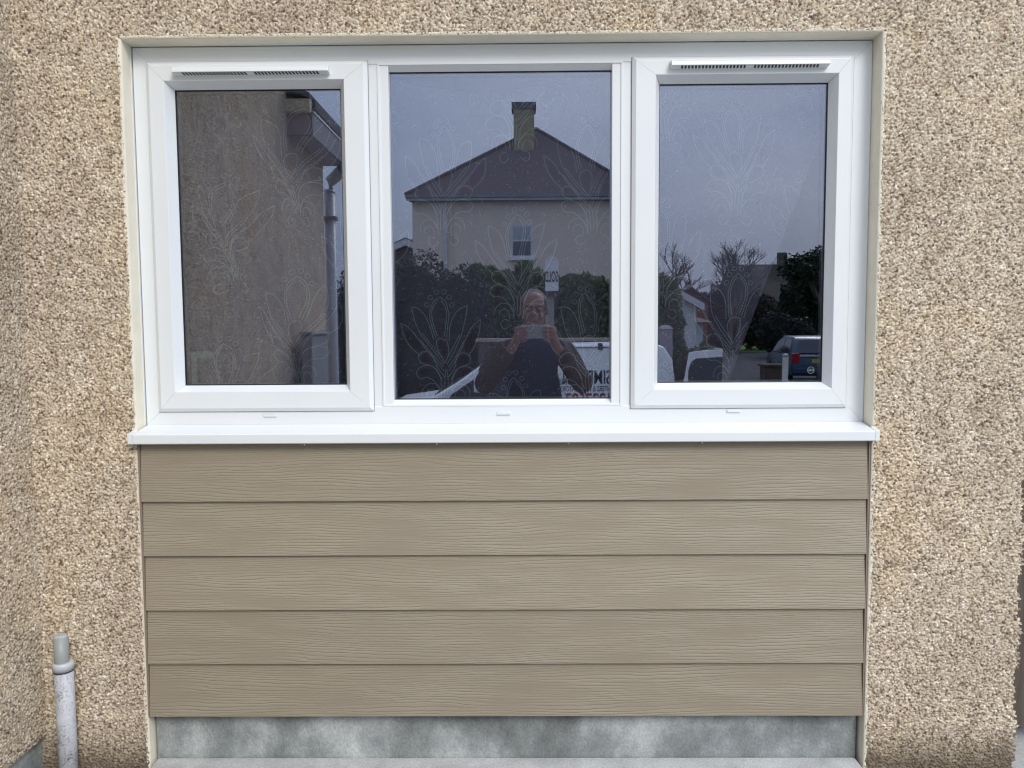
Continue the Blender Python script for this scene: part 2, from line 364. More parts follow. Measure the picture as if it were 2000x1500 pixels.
# painted smooth reveal round the opening, slightly wavy edge
def reveal():
    mb = MB(); n = 60
    def strip(pa, pb, inn, seed):
        r = random.Random(seed)
        vs = []; 
        for i in range(n + 1):
            t = i / n; a = Vector(pa) * (1 - t) + Vector(pb) * t
            o = -Vector(inn) * (.008 + r.uniform(-.0025, .003)); k = Vector(inn) * (.0022 + r.uniform(-.0008, .0008))
            vs += [a + o + Vector((0, -.0012, 0)), a + k * .2 + Vector((0, -.0025, 0)), a + Vector(inn) * .0015 + Vector((0, .003, 0)), a + Vector(inn) * .0012 + Vector((0, .075, 0))]
        fs = []
        for i in range(n):
            for j in range(3): q = i * 4 + j; fs.append((q, q + 1, q + 5, q + 4))
        mb.add(vs, fs)
    strip((OX0 + .001, 0, -.03), (OX0 + .001, 0, OZ1), (1, 0, 0), 1)
    strip((OX1 - .001, 0, OZ1), (OX1 - .001, 0, -.03), (-1, 0, 0), 2)
    strip((OX0, 0, OZ1), (OX1, 0, OZ1), (0, 0, -1), 3)
    return mb
reveal().build('reveal', M_render, house, smooth=True)
# grey plinth below the cladding and the ledge in front
MB().box(-1.028, .932, .030, .29, -.3, .16).build('plinth', M_plinth, house)
MB().box(-1.0265, .9305, -.12, .029, -.5, -.008).build('ledge', M_ledge, house, bevel=.006)
MB().box(-1.04, .945, .10, .29, .16, .90).build('infill_panel', M_render, house)

MB().box(1.36, 3.2, -.6, 1.6, -.6, -.03).thing('path', M_paving, None, None, kind='structure')
# timber gate beyond the right end of the wall
gate = empty('side_gate', (1.5, .16, -.34), 'dark weathered timber gate beside the right end of the pebbledashed wall', 'gate')
M_wood = simple('weathered_timber', (.13, .105, .085), (.07, .055, .045), 9, .85, .2, .5, stretch=(6, 6, .6), bscale=40, bdist=.004)
for i in range(6):
    x = 1.36 + i * .135
    MB().box(x, x + (.105 if i == 0 else .13), .13, .155, .02, 1.95).build('board', M_wood, gate, bevel=.003)
for z in (.3, 1.5): MB().box(1.36, 2.2, .158, .20, z, z + .1).build('rail', M_wood, gate, bevel=.003)

# ------------------------------------------------------------------ side wall running towards the camera on the left
SX = -1.322; SL = 3.15; EL = 2.33; EX = -1.188
side = empty('side_building', (SX, -1.7, -.34), 'pebbledashed projecting side wing on the left with a grey base course', 'building')
dash_mesh('pebbledash_side', lambda U, V, h: np.stack([SX + h, -U, V], 1), 0.0, .45, .075, 2.72, .0024, lambda U, V: V > .079 + edge_noise(U, .4, .003), 23, side)
dash_mesh('pebbledash_side', lambda U, V, h: np.stack([SX + h, -U, V], 1), .45, SL, .075, 2.72, .0036, lambda U, V: (V > .079 + edge_noise(U, .4, .003)) & ((U < EL) | (V < 2.29)), 23, side)
MB().box(-5.5, SX - .003, -SL, 0.0, .07, 2.285).build('wall_core', M_dash_far, side)
MB().box(-5.5, SX - .014, -SL + .01, 0.0, -.5, .069).build('base_course', M_plinth, side)
MB().box(-5.5, SX - .002, -EL, 0.0, 2.286, 5.2).build('upper_wall', M_dash_far, side)
M_fascia = simple('dark_fascia', (.16, .15, .16), (.22, .21, .22), 12, .5)
M_soffit = simple('brown_soffit', (.34, .28, .29), (.28, .23, .24), 12, .7)
M_cream = simple('cream_board', (.62, .58, .46), (.56, .52, .41), 9, .6)
M_tile = simple('grey_roof_tile', (.16, .15, .16), (.10, .095, .10), 14, .8, .3, .5, stretch=(1, 4, 1), bscale=30, bdist=.02)
MB().box(SX - .1, EX, -SL - .06, -EL - .001, 2.292, 2.310).build('soffit', M_soffit, side)
MB().box(EX, EX + .018, -SL - .06, -EL - .001, 2.285, 2.43).build('fascia', M_fascia, side, bevel=.004)
MB().box(EX + .0185, EX + .024, -SL - .05, -EL - .01, 2.418, 2.428).build('fascia_trim', M_upvc, side)
MB().box(SX - .05, EX + .01, -EL - .02, -EL + .03, 2.414, 2.488).build('soffit_end', M_cream, side, bevel=.004)
MB().box(SX - .05, EX + .0, -EL - .02, -EL + .001, 2.292, 2.4135).build('eave_end_board', M_soffit, side)
MB().box(SX - .05, EX + .03, -SL - .06, -EL - .022, 2.4305, 2.50).build('roof_edge', M_tile, side, bevel=.012)
MB().hexa([(-5.5, -SL - .1, 4.0), (EX, -SL - .1, 2.501), (EX, -EL - .001, 2.501), (-5.5, -EL - .001, 4.0), (-5.5, -SL - .1, 4.08), (EX, -SL - .1, 2.53), (EX, -EL - .001, 2.53), (-5.5, -EL - .001, 4.08)]).build('roof', M_tile, side)
M_pipe = simple('grey_pvc', (.52, .53, .56), (.44, .46, .49), 6, .4)
dp = MB(); dp.tube([(-1.205, -3.20, 2.33), (-1.21, -3.21, 2.26), (-1.29, -3.25, 2.20), (-1.30, -3.25, 2.12)], .042, 12)
dp.tube([(-1.302, -3.25, 2.14), (-1.302, -3.25, -.3)], .037, 12)
dpo = dp.build('downpipe', M_pipe, side, smooth=True)
MB().box(-1.36, -1.25, -3.27, -3.205, 1.93, 1.955).build('pipe_bracket', M_fascia, dpo)
pan = MB().box(-1.262, -1.20, -2.69, -2.30, -.34, 1.155)
M_fence = simple('grey_timber', (.30, .31, .32), (.20, .21, .22), 7, .8, .3, .4, stretch=(5, 5, .7), bscale=30, bdist=.003)
fp = empty('fence_panel', (-1.22, -2.5, -.34), 'short grey timber fence panel standing against the side wing near its downpipe', 'fence')
pan.build('panel', M_fence, fp, bevel=.006)
MB().box(-1.272, -1.188, -2.70, -2.285, 1.1551, 1.172).build('capping', M_fence, fp, bevel=.004)

# ------------------------------------------------------------------ waste pipe in the left corner
wp = empty('waste_pipe', (-1.235, -.06, -.1), 'short upright grey waste pipe with a wider speckled white lower sleeve in the left corner', 'pipe')
def mat_speck():
    m, nt, b = base_mat('speckled_white_plastic', .5, .4)
    p = pos(nt); n = N(nt, 'ShaderNodeTexNoise', Scale=150, Detail=5, Roughness=.8); nt.links.new(p, n.inputs['Vector'])
    n2 = N(nt, 'ShaderNodeTexNoise', Scale=16, Detail=4); nt.links.new(p, n2.inputs['Vector'])
    ad = N(nt, 'ShaderNodeMath', operation='MULTIPLY_ADD'); nt.links.new(n2.outputs[0], ad.inputs[0]); ad.inputs[1].default_value = .55; nt.links.new(n.outputs[0], ad.inputs[2])
    r = ramp(nt, [(.60, (.56, .57, .60)), (.80, (.46, .47, .49)), (.92, (.17, .17, .17))]); nt.links.new(ad.outputs[0], r.inputs[0]); nt.links.new(r.outputs[0], b.inputs['Base Color']); return m
M_speck = mat_speck()
M_greypipe = simple('pale_grey_plastic', (.33, .35, .33), (.29, .31, .29), 5, .45)
MB().tube([(-1.240, -.05, .25), (-1.240, -.05, .374)], .0182, 20).build('inner_pipe', M_greypipe, wp, smooth=True)
MB().tube([(-1.240, -.05, .3741), (-1.240, -.05, .3795)], [.0178, .012], 20).build('pipe_end', M_plinth, wp)
MB().tube([(-1.2355, -.05, -.12), (-1.2355, -.05, .2955)], .0238, 24).build('sleeve', M_speck, wp, smooth=True)
MB().tube([(-1.2365, -.05, .283), (-1.2365, -.05, .2995), (-1.2365, -.05, .3035), (-1.2365, -.05, .3036)], [.0265, .0265, .0245, .018], 24).build('collar', simple('white_plastic_ring', (.62, .64, .68), None, 5, .35), wp, smooth=True)
MB().tube([(-1.2365, -.05, .279), (-1.2365, -.05, .282)], .0257, 24).build('seal_ring', simple('blue_black_rubber', (.03, .03, .10), None, 5, .5), wp, smooth=True)

# ------------------------------------------------------------------ window
win = empty('window', (-.04, .06, .89), 'wide white plastic window of three panes above the wooden-look cladding', 'window')
FX0, FX1, FZ0, FZ1 = -1.0335, .9415, .930, 1.9495
def mitred(x0, x1, z0, z1, prof, mb=None):
    """mitred rectangular ring; prof = list of (inset from outer edge, y)"""
    mb = mb or MB(); n = len(prof)
    for side_ in range(4):
        vs = []
        for (i, y) in prof:
            c = [(x0 + i, z0 + i), (x1 - i, z0 + i), (x1 - i, z1 - i), (x0 + i, z1 - i)]
            a = c[side_]; b = c[(side_ + 1) % 4]
            g = .00025   # hairline mitre joint
            d = Vector((b[0] - a[0], b[1] - a[1])).normalized() * g
            vs += [(a[0] + d.x, y, a[1] + d.y), (b[0] - d.x, y, b[1] - d.y)]
        fs = [(2 * k, 2 * k + 1, 2 * k + 3, 2 * k + 2) for k in range(n - 1)]
        mb.add(vs, fs)
    return mb
fr = MB()
mitred(FX0, FX1, FZ0, FZ1, [(0, .12), (0, FW + .004), (.003, FW), (.05, FW), (.06, FW + .012), (.06, .12)], fr)
# mullions with a stepped section
for (a, b) in ((-.4035, -.3775), (.2805, .3055)):
    fr.add([(a - .03, FW + .002, FZ0 + .048), (b + .03, FW + .002, FZ0 + .048), (b + .03, FW + .002, FZ1 - .048), (a - .03, FW + .002, FZ1 - .048),
            (a - .03, .12, FZ0 + .048), (b + .03, .12, FZ0 + .048), (b + .03, .12, FZ1 - .048), (a - .03, .12, FZ1 - .048)],
           [(0, 1, 2, 3), (0, 3, 7, 4), (1, 5, 6, 2)])
fro = fr.build('frame', M_upvc, win)
bv = fro.modifiers.new('bevel', 'BEVEL'); bv.width = .0012; bv.segments = 2; bv.limit_method = 'ANGLE'; bv.angle_limit = R(30)
# thin sealant bead round the frame
MB().box(FX0 - .0035, FX0 - .0002, .046, .054, FZ0, FZ1).box(FX1 + .0002, FX1 + .0035, .046, .054, FZ0, FZ1).box(FX0 - .0035, FX1 + .0035, .046, .054, FZ1 + .0002, FZ1 + .0045).build('sealant_bead', M_upvc, win, bevel=.001)
GLY = .0765
def glazing(x0, x1, z0, z1, parent):
    e = .004
    g = MB().box(x0 - e, x1 + e, GLY, GLY + .004, z0 - e, z1 + e).build('glass_pane', M_glass, parent)
    # black gasket line
    gk = MB(); t = .0022
    mitred(x0 - .0005, x1 + .0005, z0 - .0005, z1 + .0005, [(0, GLY - .0045), (t * .6, GLY - .0045), (t, GLY - .0003)], gk)
    gk.build('gasket', M_gasket, parent)
    sp = MB()
    mitred(x0, x1, z0, z1, [(.0, GLY + .0045), (.0045, GLY + .0045), (.0045, GLY + .0195), (0, GLY + .0195)], sp)
    sp.build('spacer_bar', M_spacer, parent)
    ib = MB(); mitred(x0 - .02, x1 + .02, z0 - .02, z1 + .02, [(.018, GLY + .0245), (.022, GLY + .0245), (.014, GLY + .045), (0, GLY + .045)], ib)
    ib.build('inner_bead', M_upvc, parent)
    MB().box(x0 - e, x1 + e, GLY + .0200, GLY + .0240, z0 - e, z1 + e).build('inner_pane', M_glass_in, parent)
def sash(sx0, sx1, sz0, sz1, gx0, gx1, gz0, gz1):
    c = MB(); y = .040
    def ring(prof):   # prof of (t, y): t=0 outer edge .. t=1 glass edge, mitred between the two rectangles
        for s_ in range(4):
            vs = []
            for (k, yy, off) in prof:
                o = [(sx0, sz0), (sx1, sz0), (sx1, sz1), (sx0, sz1)]; i_ = [(gx0, gz0), (gx1, gz0), (gx1, gz1), (gx0, gz1)]
                sg = [(1, 1), (-1, 1), (-1, -1), (1, -1)]
                def q(j):
                    bx = o[j][0] * (1 - k) + i_[j][0] * k + sg[j][0] * off; bz = o[j][1] * (1 - k) + i_[j][1] * k + sg[j][1] * off
                    return bx, bz
                a = q(s_); b = q((s_ + 1) % 4); d = Vector((b[0] - a[0], b[1] - a[1])).normalized() * .00025
                vs += [(a[0] + d.x, yy, a[1] + d.y), (b[0] - d.x, yy, b[1] - d.y)]
            c.add(vs, [(2 * n_, 2 * n_ + 1, 2 * n_ + 3, 2 * n_ + 2) for n_ in range(len(prof) - 1)])
    ring([(0, FW + .0015, 0), (0, y + .008, 0), (0, y, .010), (1, y, -.0165), (1, y + .003, -.0150), (1, GLY - .004, -.0006), (1, GLY + .02, -.0006)])
    o = c.build('sash', M_upvc, win)
    b_ = o.modifiers.new('bevel', 'BEVEL'); b_.width = .0009; b_.segments = 2; b_.limit_method = 'ANGLE'; b_.angle_limit = R(25)
    # dark joint between sash and frame
    MB().box(sx0 - .0012, sx1 + .0012, FW - .0008, FW + .0012, sz0 - .0014, sz1 + .0010).build('sash_seal', simple('grey_joint', (.25, .25, .26), None, 5, .7), o)
    for p in []: pass
    glazing(gx0, gx1, gz0, gz1, o)
    return o
def cut_seal(o): pass
sashL = sash(-.9945, -.4015, .9695, 1.9075, -.9285, -.4805, 1.041, 1.8405)
sashR = sash(.3025, .8895, .9720, 1.9090, .3805, .831, 1.041, 1.8445)
# the seals must be rings, not sheets: rebuild them
for so in (sashL, sashR):
    for ch in list(so.children):
        if ch.name.startswith('sash_seal'):
            me = ch.data; xs_ = [v.co.x for v in me.vertices]; zs_ = [v.co.z for v in me.vertices]; ys_ = [v.co.y for v in me.vertices]
            x0, x1, z0, z1 = min(xs_), max(xs_), min(zs_), max(zs_); y0, y1 = min(ys_), max(ys_)
            mb = mitred(x0, x1, z0, z1, [(0, y1), (0, y0), (.012, y0), (.012, y1)])
            nm = bpy.data.meshes.new('sash_seal'); nm.from_pydata(mb.v, [], mb.f); nm.materials.append(me.materials[0]); ch.data = nm
# centre pane: bead straight on the frame
cb = MB()
gx0, gx1, gz0, gz1 = -.3585, .2605, .9985, 1.8825
def ring_abs(mb, prof):
    for s_ in range(4):
        vs = []
        for (off, yy) in prof:
            o = [(gx0 - off, gz0 - off), (gx1 + off, gz0 - off), (gx1 + off, gz1 + off), (gx0 - off, gz1 + off)]
            a = o[s_]; b = o[(s_ + 1) % 4]; d = Vector((b[0] - a[0], b[1] - a[1])).normalized() * .00025
            vs += [(a[0] + d.x, yy, a[1] + d.y), (b[0] - d.x, yy, b[1] - d.y)]
        mb.add(vs, [(2 * n_, 2 * n_ + 1, 2 * n_ + 3, 2 * n_ + 2) for n_ in range(len(prof) - 1)])
ring_abs(cb, [(.0185, FW + .004), (.0185, FW - .001), (.0135, FW - .001), (.0125, FW + .002), (.0006, GLY - .004), (.0006, GLY + .02)])
cbo = cb.build('fixed_light', M_upvc, win)
b_ = cbo.modifiers.new('bevel', 'BEVEL'); b_.width = .0009; b_.segments = 2; b_.limit_method = 'ANGLE'; b_.angle_limit = R(25)
glazing(gx0, gx1, gz0, gz1, cbo)
# trickle vents
def vent(x0, x1, z0, z1, parent):
    c = MB().hexa([(x0 + .004, .0395, z0 - .005), (x1 - .004, .0395, z0 - .005), (x1 - .004, .0395, z0 - .004), (x0 + .004, .0395, z0 - .004),
                   (x0, .018, z0), (x1, .018, z0), (x1, .0395, z0 + .002), (x0, .0395, z0 + .002)])
    b = MB(); b.prismx([(.040, z0 - .0045), (.040, z1 + .001), (.026, z1), (.019, z1 - .006), (.017, z0)], x0, x1)
    v = b.build('trickle_vent', M_upvc, parent, bevel=.0012)
    g = MB(); n = 40; L = x1 - x0 - .05
    for i in range(n):
        if 19 <= i <= 20: continue
        xa = x0 + .025 + L * i / n
        # slits lie on the sloping underside
        sk = .0025
        g.add([(xa, .0195, z0 - .0010), (xa + L / n * .6, .0195, z0 - .0010), (xa + L / n * .6 + sk, .0345, z0 - .0040), (xa + sk, .0345, z0 - .0040)], [(0, 1, 2, 3)])
    g.build('vent_grille', M_black, parent)
vent(-.914, -.500, 1.8725, 1.8885, sashL)
vent(.402, .816, 1.878, 1.894, sashR)
# drainage covers
for (x, z) in ((-.688, .9580), (-.045, .9605), (.585, .9640)):
    MB().box(x - .018, x + .018, FW - .0045, FW + .001, z - .0035, z + .003).box(x - .016, x + .016, FW - .003, FW + .001, z + .0031, z + .0045).build('drain_cover', M_upvc, fro, bevel=.0014)
# sill
sl = MB(); SY = -.034
prof = [(FW + .02, .934), (FW - .003, .9325), (SY + .004, .9185), (SY, .9165), (SY, .8925), (SY + .004, .8905), (SY + .010, .8905), (SY + .010, .9), (FW + .02, .905)]
sl.prismx(prof, -1.031, .9365)
sl.build('sill', M_upvc, win, bevel=.0015)
# the sill horns past the reveal
MB().prismx([(-.0005, .926), (-.0335, .9185), (-.0335, .8915), (-.0005, .8915)], -1.046, -1.0313).prismx([(-.0005, .926), (-.0335, .9185), (-.0335, .8915), (-.0005, .8915)], .9368, .948).build('sill_end_cap', M_upvc, win, bevel=.0012)
M_clear = simple('clear_bead', (.45, .45, .42), None, 4, .15)
for x in (-.575, -.222, .128, .482):
    MB().ball((x, SY + .006, .8880), .0024, 8, 6).build('drip_bead', M_clear, win, smooth=True)

# ------------------------------------------------------------------ cladding boards
clad = empty('cladding', (-.045, 0, .13), 'taupe wood-grain cladding of five lapped boards under the white window', 'cladding')
zb = [.731, .5815, .430, .279, .1305]; top = .892
for i, z in enumerate(zb):
    zt = top if i == 0 else zb[i - 1] + .028
    T = zt - z; ly = -.012; ty = ly + .011 * (T / .178)
    bo = MB(); n = 40
    vs = []; fs = []
    x0, x1 = -1.0255, .9305
    for k in range(n + 1):
        x = x0 + (x1 - x0) * k / n
        wv = .0006 * math.sin(x * 2.1 + i * 1.7)
        vs += [(x, ly + wv, z), (x, ty + wv * .3, zt), (x, ty + .008, zt), (x, ly + .008, z)]
    for k in range(n):
        for j in range(4): a = k * 4 + j; b = k * 4 + (j + 1) % 4; fs.append((a, b, b + 4, a + 4)[::-1])
    fs += [(0, 1, 2, 3), tuple(n * 4 + j for j in (3, 2, 1, 0))]
    bo.add(vs, fs).build('cladding_board', M_board, clad, bevel=.0012)
for a, b in ((-1.0305, -1.0260), (.9312, .9345)): MB().box(a, b, -.0095, .03, .131, .89).build('edge_trim', M_trim, clad)

# ------------------------------------------------------------------ room behind the glass
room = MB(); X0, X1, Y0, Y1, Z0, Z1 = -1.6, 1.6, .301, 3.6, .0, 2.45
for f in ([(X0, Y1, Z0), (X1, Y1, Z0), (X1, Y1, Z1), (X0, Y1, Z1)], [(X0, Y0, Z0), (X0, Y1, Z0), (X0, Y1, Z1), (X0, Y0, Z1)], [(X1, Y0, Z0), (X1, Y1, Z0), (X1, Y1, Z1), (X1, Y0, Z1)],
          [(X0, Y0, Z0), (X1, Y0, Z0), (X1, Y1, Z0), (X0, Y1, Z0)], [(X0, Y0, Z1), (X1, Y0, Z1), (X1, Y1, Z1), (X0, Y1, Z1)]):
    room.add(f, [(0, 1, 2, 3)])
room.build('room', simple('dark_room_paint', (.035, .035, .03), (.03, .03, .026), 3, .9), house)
def cy(x, z):
    k = max(0, min(1, (-.35 - x) / .15)); f = max(0, min(1, (-.60 - x) / .2))
    return .165 + .010 * math.sin(x * 9 + z * 2.0) + .003 * math.sin(x * 23 - z * 9 + 1) + k * (.016 * math.sin(x * 30 + z * 13) + .008 * math.sin(x * 61 + z * 21 + math.sin(z * 9))) + f * .010 * math.sin(x * 80 + z * 4)
def cleft(z): return -.962 if z > 1.31 else -.962 + (1.31 - z) * .185
def cright(z): return .925 - (1.95 - z) * .352
def ctop(x): return 1.858 + .055 * ((x + .08) / .33) ** 2 * (1 if x < -.08 else .75) + .003 * math.sin(x * 17)
cm = MB(); nu, nv = 260, 90
for j in range(nv + 1):
    for i in range(nu + 1):
        u = i / nu; v = j / nv
        xg = -.962 + u * (1.89); zt = min(ctop(xg), 1.99); z = .93 + (zt - .93) * v
        x = cleft(z) + (cright(z) - cleft(z)) * u; cm.v.append((x, cy(x, z), z))
for j in range(nv):
    for i in range(nu): a = j * (nu + 1) + i; cm.f.append((a, a + 1, a + nu + 2, a + nu + 1))
def mat_net(name, op, col, weave=True):
    m = bpy.data.materials.new(name); m.use_nodes = True; nt = m.node_tree; nt.nodes.clear()
    o = N(nt, 'ShaderNodeOutputMaterial'); mx_ = N(nt, 'ShaderNodeMixShader'); t = N(nt, 'ShaderNodeBsdfTransparent'); d = N(nt, 'ShaderNodeBsdfDiffuse'); tl = N(nt, 'ShaderNodeBsdfTranslucent'); m2 = N(nt, 'ShaderNodeMixShader')
    d.inputs[0].default_value = (*col, 1); tl.inputs[0].default_value = (*col, 1); m2.inputs[0].default_value = .3
    nt.links.new(d.outputs[0], m2.inputs[1]); nt.links.new(tl.outputs[0], m2.inputs[2])
    p = pos(nt, (420, 1, 420)); n = N(nt, 'ShaderNodeTexNoise', Scale=1, Detail=3); nt.links.new(p, n.inputs['Vector'])
    r = ramp(nt, [(.3, (op * .86,) * 3), (.7, (op * 1.14,) * 3)]); nt.links.new(n.outputs[0], r.inputs[0])
    lw = N(nt, 'ShaderNodeLayerWeight', Blend=.5); fm = N(nt, 'ShaderNodeMath', operation='MULTIPLY_ADD'); fm.inputs[1].default_value = 1.6; fm.inputs[2].default_value = .9
    nt.links.new(lw.outputs['Facing'], fm.inputs[0]); f2 = N(nt, 'ShaderNodeMath', operation='MULTIPLY'); f2.use_clamp = True; nt.links.new(fm.outputs[0], f2.inputs[0]); nt.links.new(r.outputs[0], f2.inputs[1])
    nt.links.new(f2.outputs[0], mx_.inputs[0]); nt.links.new(t.outputs[0], mx_.inputs[1]); nt.links.new(m2.outputs[0], mx_.inputs[2]); nt.links.new(mx_.outputs[0], o.inputs[0]); return m
M_net = mat_net('net_curtain', .42, (.58, .50, .70))
M_thread = mat_net('pale_thread', .8, (.82, .88, .92)); M_petal = mat_net('red_stitching', .22, (.34, .12, .17))
cur = empty('curtain', (-.03, .165, .93), 'sheer net curtain with stitched tulip pattern hanging inside the white window', 'curtain')
cm.build('net', M_net, cur, smooth=True)
# embroidery
PX = .001476
rnd = random.Random(5)
halves = [
    ([(0, 195), (-12, 183), (-18, 160), (-16, 138), (-11, 112)], 0), ([(-3, 188), (-13, 170), (-13, 145), (-7, 116)], 0),
    ([(-52, 172), (-50, 150), (-42, 120), (-25, 92), (-3, 60)], 0), ([(-52, 172), (-38, 168), (-27, 155), (-20, 135), (-16, 108)], 0), ([(-38, 120), (-22, 96), (-5, 72)], 0),
    ([(-78, 142), (-76, 118), (-66, 95), (-48, 76)], 0), ([(-78, 142), (-62, 130), (-48, 108), (-30, 80), (-4, 46)], 0), ([(-44, 106), (-27, 82), (-5, 54)], 0),
    ([(-4, 34), (-18, 56), (-26, 78), (-40, 84), (-52, 76), (-49, 63), (-36, 58), (-20, 50), (-8, 28)], 0),
    ([(-6, 10), (-14, 38), (-26, 54), (-45, 56), (-57, 46), (-50, 33), (-36, 33), (-22, 24), (-10, 4)], 0),
    ([(0, 112), (-9, 109), (-12, 98), (-9, 82), (0, 62)], 0),
    ([(-3, 0), (-3, 30), (-1, 50)], 0), ([(-9, -6), (-9, 10), (-12, 22)], 0),
    ([(-8, -6), (-10, 8), (-20, 20), (-34, 20), (-43, 10), (-44, -2)], 0), ([(-16, -8), (-18, 4), (-26, 10), (-35, 4), (-35, -4)], 0),
    ([(-12, -22), (-22, -30), (-30, -22), (-26, -12), (-16, -12)], 0)]
fills = [[(-74, 128), (-62, 124), (-46, 102), (-46, 84), (-60, 94), (-70, 108)], [(-28, 64), (-32, 77), (-42, 79), (-48, 72), (-44, 64)], [(-30, 37), (-30, 50), (-43, 52), (-52, 45), (-46, 37)]]
fill_c = [(0, 108), (-7, 104), (-8, 94), (0, 72), (8, 94), (7, 104)]
def cat_rom(p, n=6):
    q = [p[0]] + list(p) + [p[-1]]; o = []
    for i in range(1, len(q) - 2):
        for k in range(n):
            t = k / n; a, b, c, d = q[i - 1], q[i], q[i + 1], q[i + 2]
            o.append(tuple(.5 * (2 * b[m_] + (c[m_] - a[m_]) * t + (2 * a[m_] - 5 * b[m_] + 4 * c[m_] - d[m_]) * t * t + (3 * b[m_] - a[m_] - 3 * c[m_] + d[m_]) * t ** 3) for m_ in (0, 1)))
    o.append(tuple(p[-1])); return o
def on_c(x, z): return cleft(z) + .008 < x < cright(z) - .008 and .94 < z < ctop(x) - .006
thr = MB(); pet = MB()
def ribbon(pts, wd=.0021):
    L = 0
    for a, b in zip(pts[:-1], pts[1:]):
        d = Vector((b[0] - a[0], b[1] - a[1])); l = d.length
        if l < 1e-5: continue
        d /= l; n = Vector((-d.y, d.x)) * wd / 2; k = 0
        m_ = max(1, int(l / .006))
        for q in range(m_):
            s0 = l * q / m_; s1 = l * (q + .8) / m_
            p0 = (a[0] + d.x * s0, a[1] + d.y * s0); p1 = (a[0] + d.x * s1, a[1] + d.y * s1)
            if not (on_c(*p0) and on_c(*p1)): continue
            thr.add([(p0[0] - n.x, cy(*p0) - .0012, p0[1] - n.y), (p1[0] - n.x, cy(*p1) - .0012, p1[1] - n.y), (p1[0] + n.x, cy(*p1) - .0012, p1[1] + n.y), (p0[0] + n.x, cy(*p0) - .0012, p0[1] + n.y)], [(0, 1, 2, 3)])
def dot(x, z, r):
    if not on_c(x, z): return
    thr.add([(x + r * math.cos(q * 1.047), cy(x, z) - .0014, z + r * math.sin(q * 1.047)) for q in range(6)], [tuple(range(6))])
for k in range(-5, 5):
    for row in range(-2, 3):
        bx = -.007 + .208 * k; by = (455 if k % 2 else 295) + 320 * row
        bz = 1.2 - (by - 636) * PX + .055 * (bx / .6) ** 2
        tilt = rnd.uniform(-.05, .05)
        def T(p):
            x = p[0] * PX; z = p[1] * PX
            X_, Z_ = bx + x * math.cos(tilt) - z * math.sin(tilt), bz + z * math.cos(tilt) + x * math.sin(tilt)
            lf = max(0, min(1, (-.35 - X_) / .2))     # cloth pulled sideways where it gathers in folds
            return (X_ + .006 * math.sin(Z_ * 21 + X_ * 9) + lf * .022 * math.sin(Z_ * 13 + X_ * 26), Z_ + .005 * math.sin(X_ * 26 + Z_ * 8))
        for sgn in (1, -1):
            for h, _ in halves: ribbon([T((sgn * x, y)) for x, y in cat_rom(h)])
            for f in fills:
                pts = [T((sgn * x, y)) for x, y in f]
                if all(on_c(*p) for p in pts): pet.add([(x, cy(x, z) - .0008, z) for x, z in pts], [tuple(range(len(pts)))])
            for (cx_, cz_) in ((-7, 204), (-17, 193), (-23, 178)):
                ribbon([T((sgn * (cx_ + 4.5 * math.cos(q * .785)), cz_ + 4.5 * math.sin(q * .785))) for q in range(9)], .0016)
        pts = [T(p) for p in fill_c]
        if all(on_c(*p) for p in pts): pet.add([(x, cy(x, z) - .0008, z) for x, z in pts], [tuple(range(6))])
        for _ in range(60):
            a = rnd.gauss(0, 32); b = rnd.gauss(-52, 26); p = T((a, b)); dot(p[0], p[1], rnd.uniform(.0009, .0021))
        for _ in range(60):
            p = T((rnd.uniform(-95, 95), rnd.uniform(20, 215)));
            if abs(p[0] - bx) > .06 or p[1] - bz > .3: dot(p[0], p[1], rnd.uniform(.001, .0024))
nth = len(thr.f); thr.add(pet.v, pet.f); emo = thr.build('embroidery', M_thread, cur); emo.data.materials.append(M_petal)
for i_, p_ in enumerate(emo.data.polygons): p_.material_index = 0 if i_ < nth else 1
# white inside handle on the left sash, seen through the glass at the lower left
MB().box(-.936, -.862, .106, .120, 1.114, 1.134).box(-.925, -.908, .104, .1055, 1.00, 1.128).build('inside_handle', simple('grey_white_handle', (.36, .42, .45), None, 5, .4), sashL, bevel=.003)
# etched ring mark on the right pane
em = MB()
cxm, czm = .803, 1.073
for k in range(24):
    a, b = k * math.pi / 12, (k + 1) * math.pi / 12
    em.add([(cxm + r_ * math.cos(q), GLY - .0003, czm + r_ * math.sin(q)) for r_, q in ((.0085, a), (.0095, a), (.0095, b), (.0085, b))], [(0, 1, 2, 3)])
M_etch = simple('etched_mark', (.30, .32, .33), None, 5, .6)
em.build('etched_mark', M_etch, sashR)
def text_mesh(name, body, size, m, parent, loc, rot, ext=.002, bold=0, sx=1.0, align='LEFT'):
    c = bpy.data.curves.new(name, 'FONT'); c.body = body; c.size = size; c.extrude = ext; c.offset = bold; c.align_x = align
    o = bpy.data.objects.new(name, c); COL.objects.link(o)
    dg = bpy.context.evaluated_depsgraph_get(); dg.update()
    me = bpy.data.meshes.new_from_object(o.evaluated_get(dg)); me.name = name
    bpy.data.objects.remove(o)
    me.transform(Matrix.Diagonal((sx, 1, 1, 1))); me.materials.clear()
    q = mesh_obj(name, me, m, parent); q.location = Vector(loc) - (origin(parent) if parent else Vector()); q.rotation_euler = rot
    return q
text_mesh('etched_letters', 'UEX', .009, M_etch, sashR, (cxm, GLY - .0005, czm - .003), (R(90), 0, 0), .0001, 0, 1, 'CENTER')

# ================================================================== what the panes reflect: the street behind the camera
def smooth_remesh(o, vox, it=4):
    r = o.modifiers.new('remesh', 'REMESH'); r.mode = 'VOXEL'; r.voxel_size = vox; r.use_smooth_shade = True
    k = o.modifiers.new('smooth', 'SMOOTH'); k.factor = .5; k.iterations = it
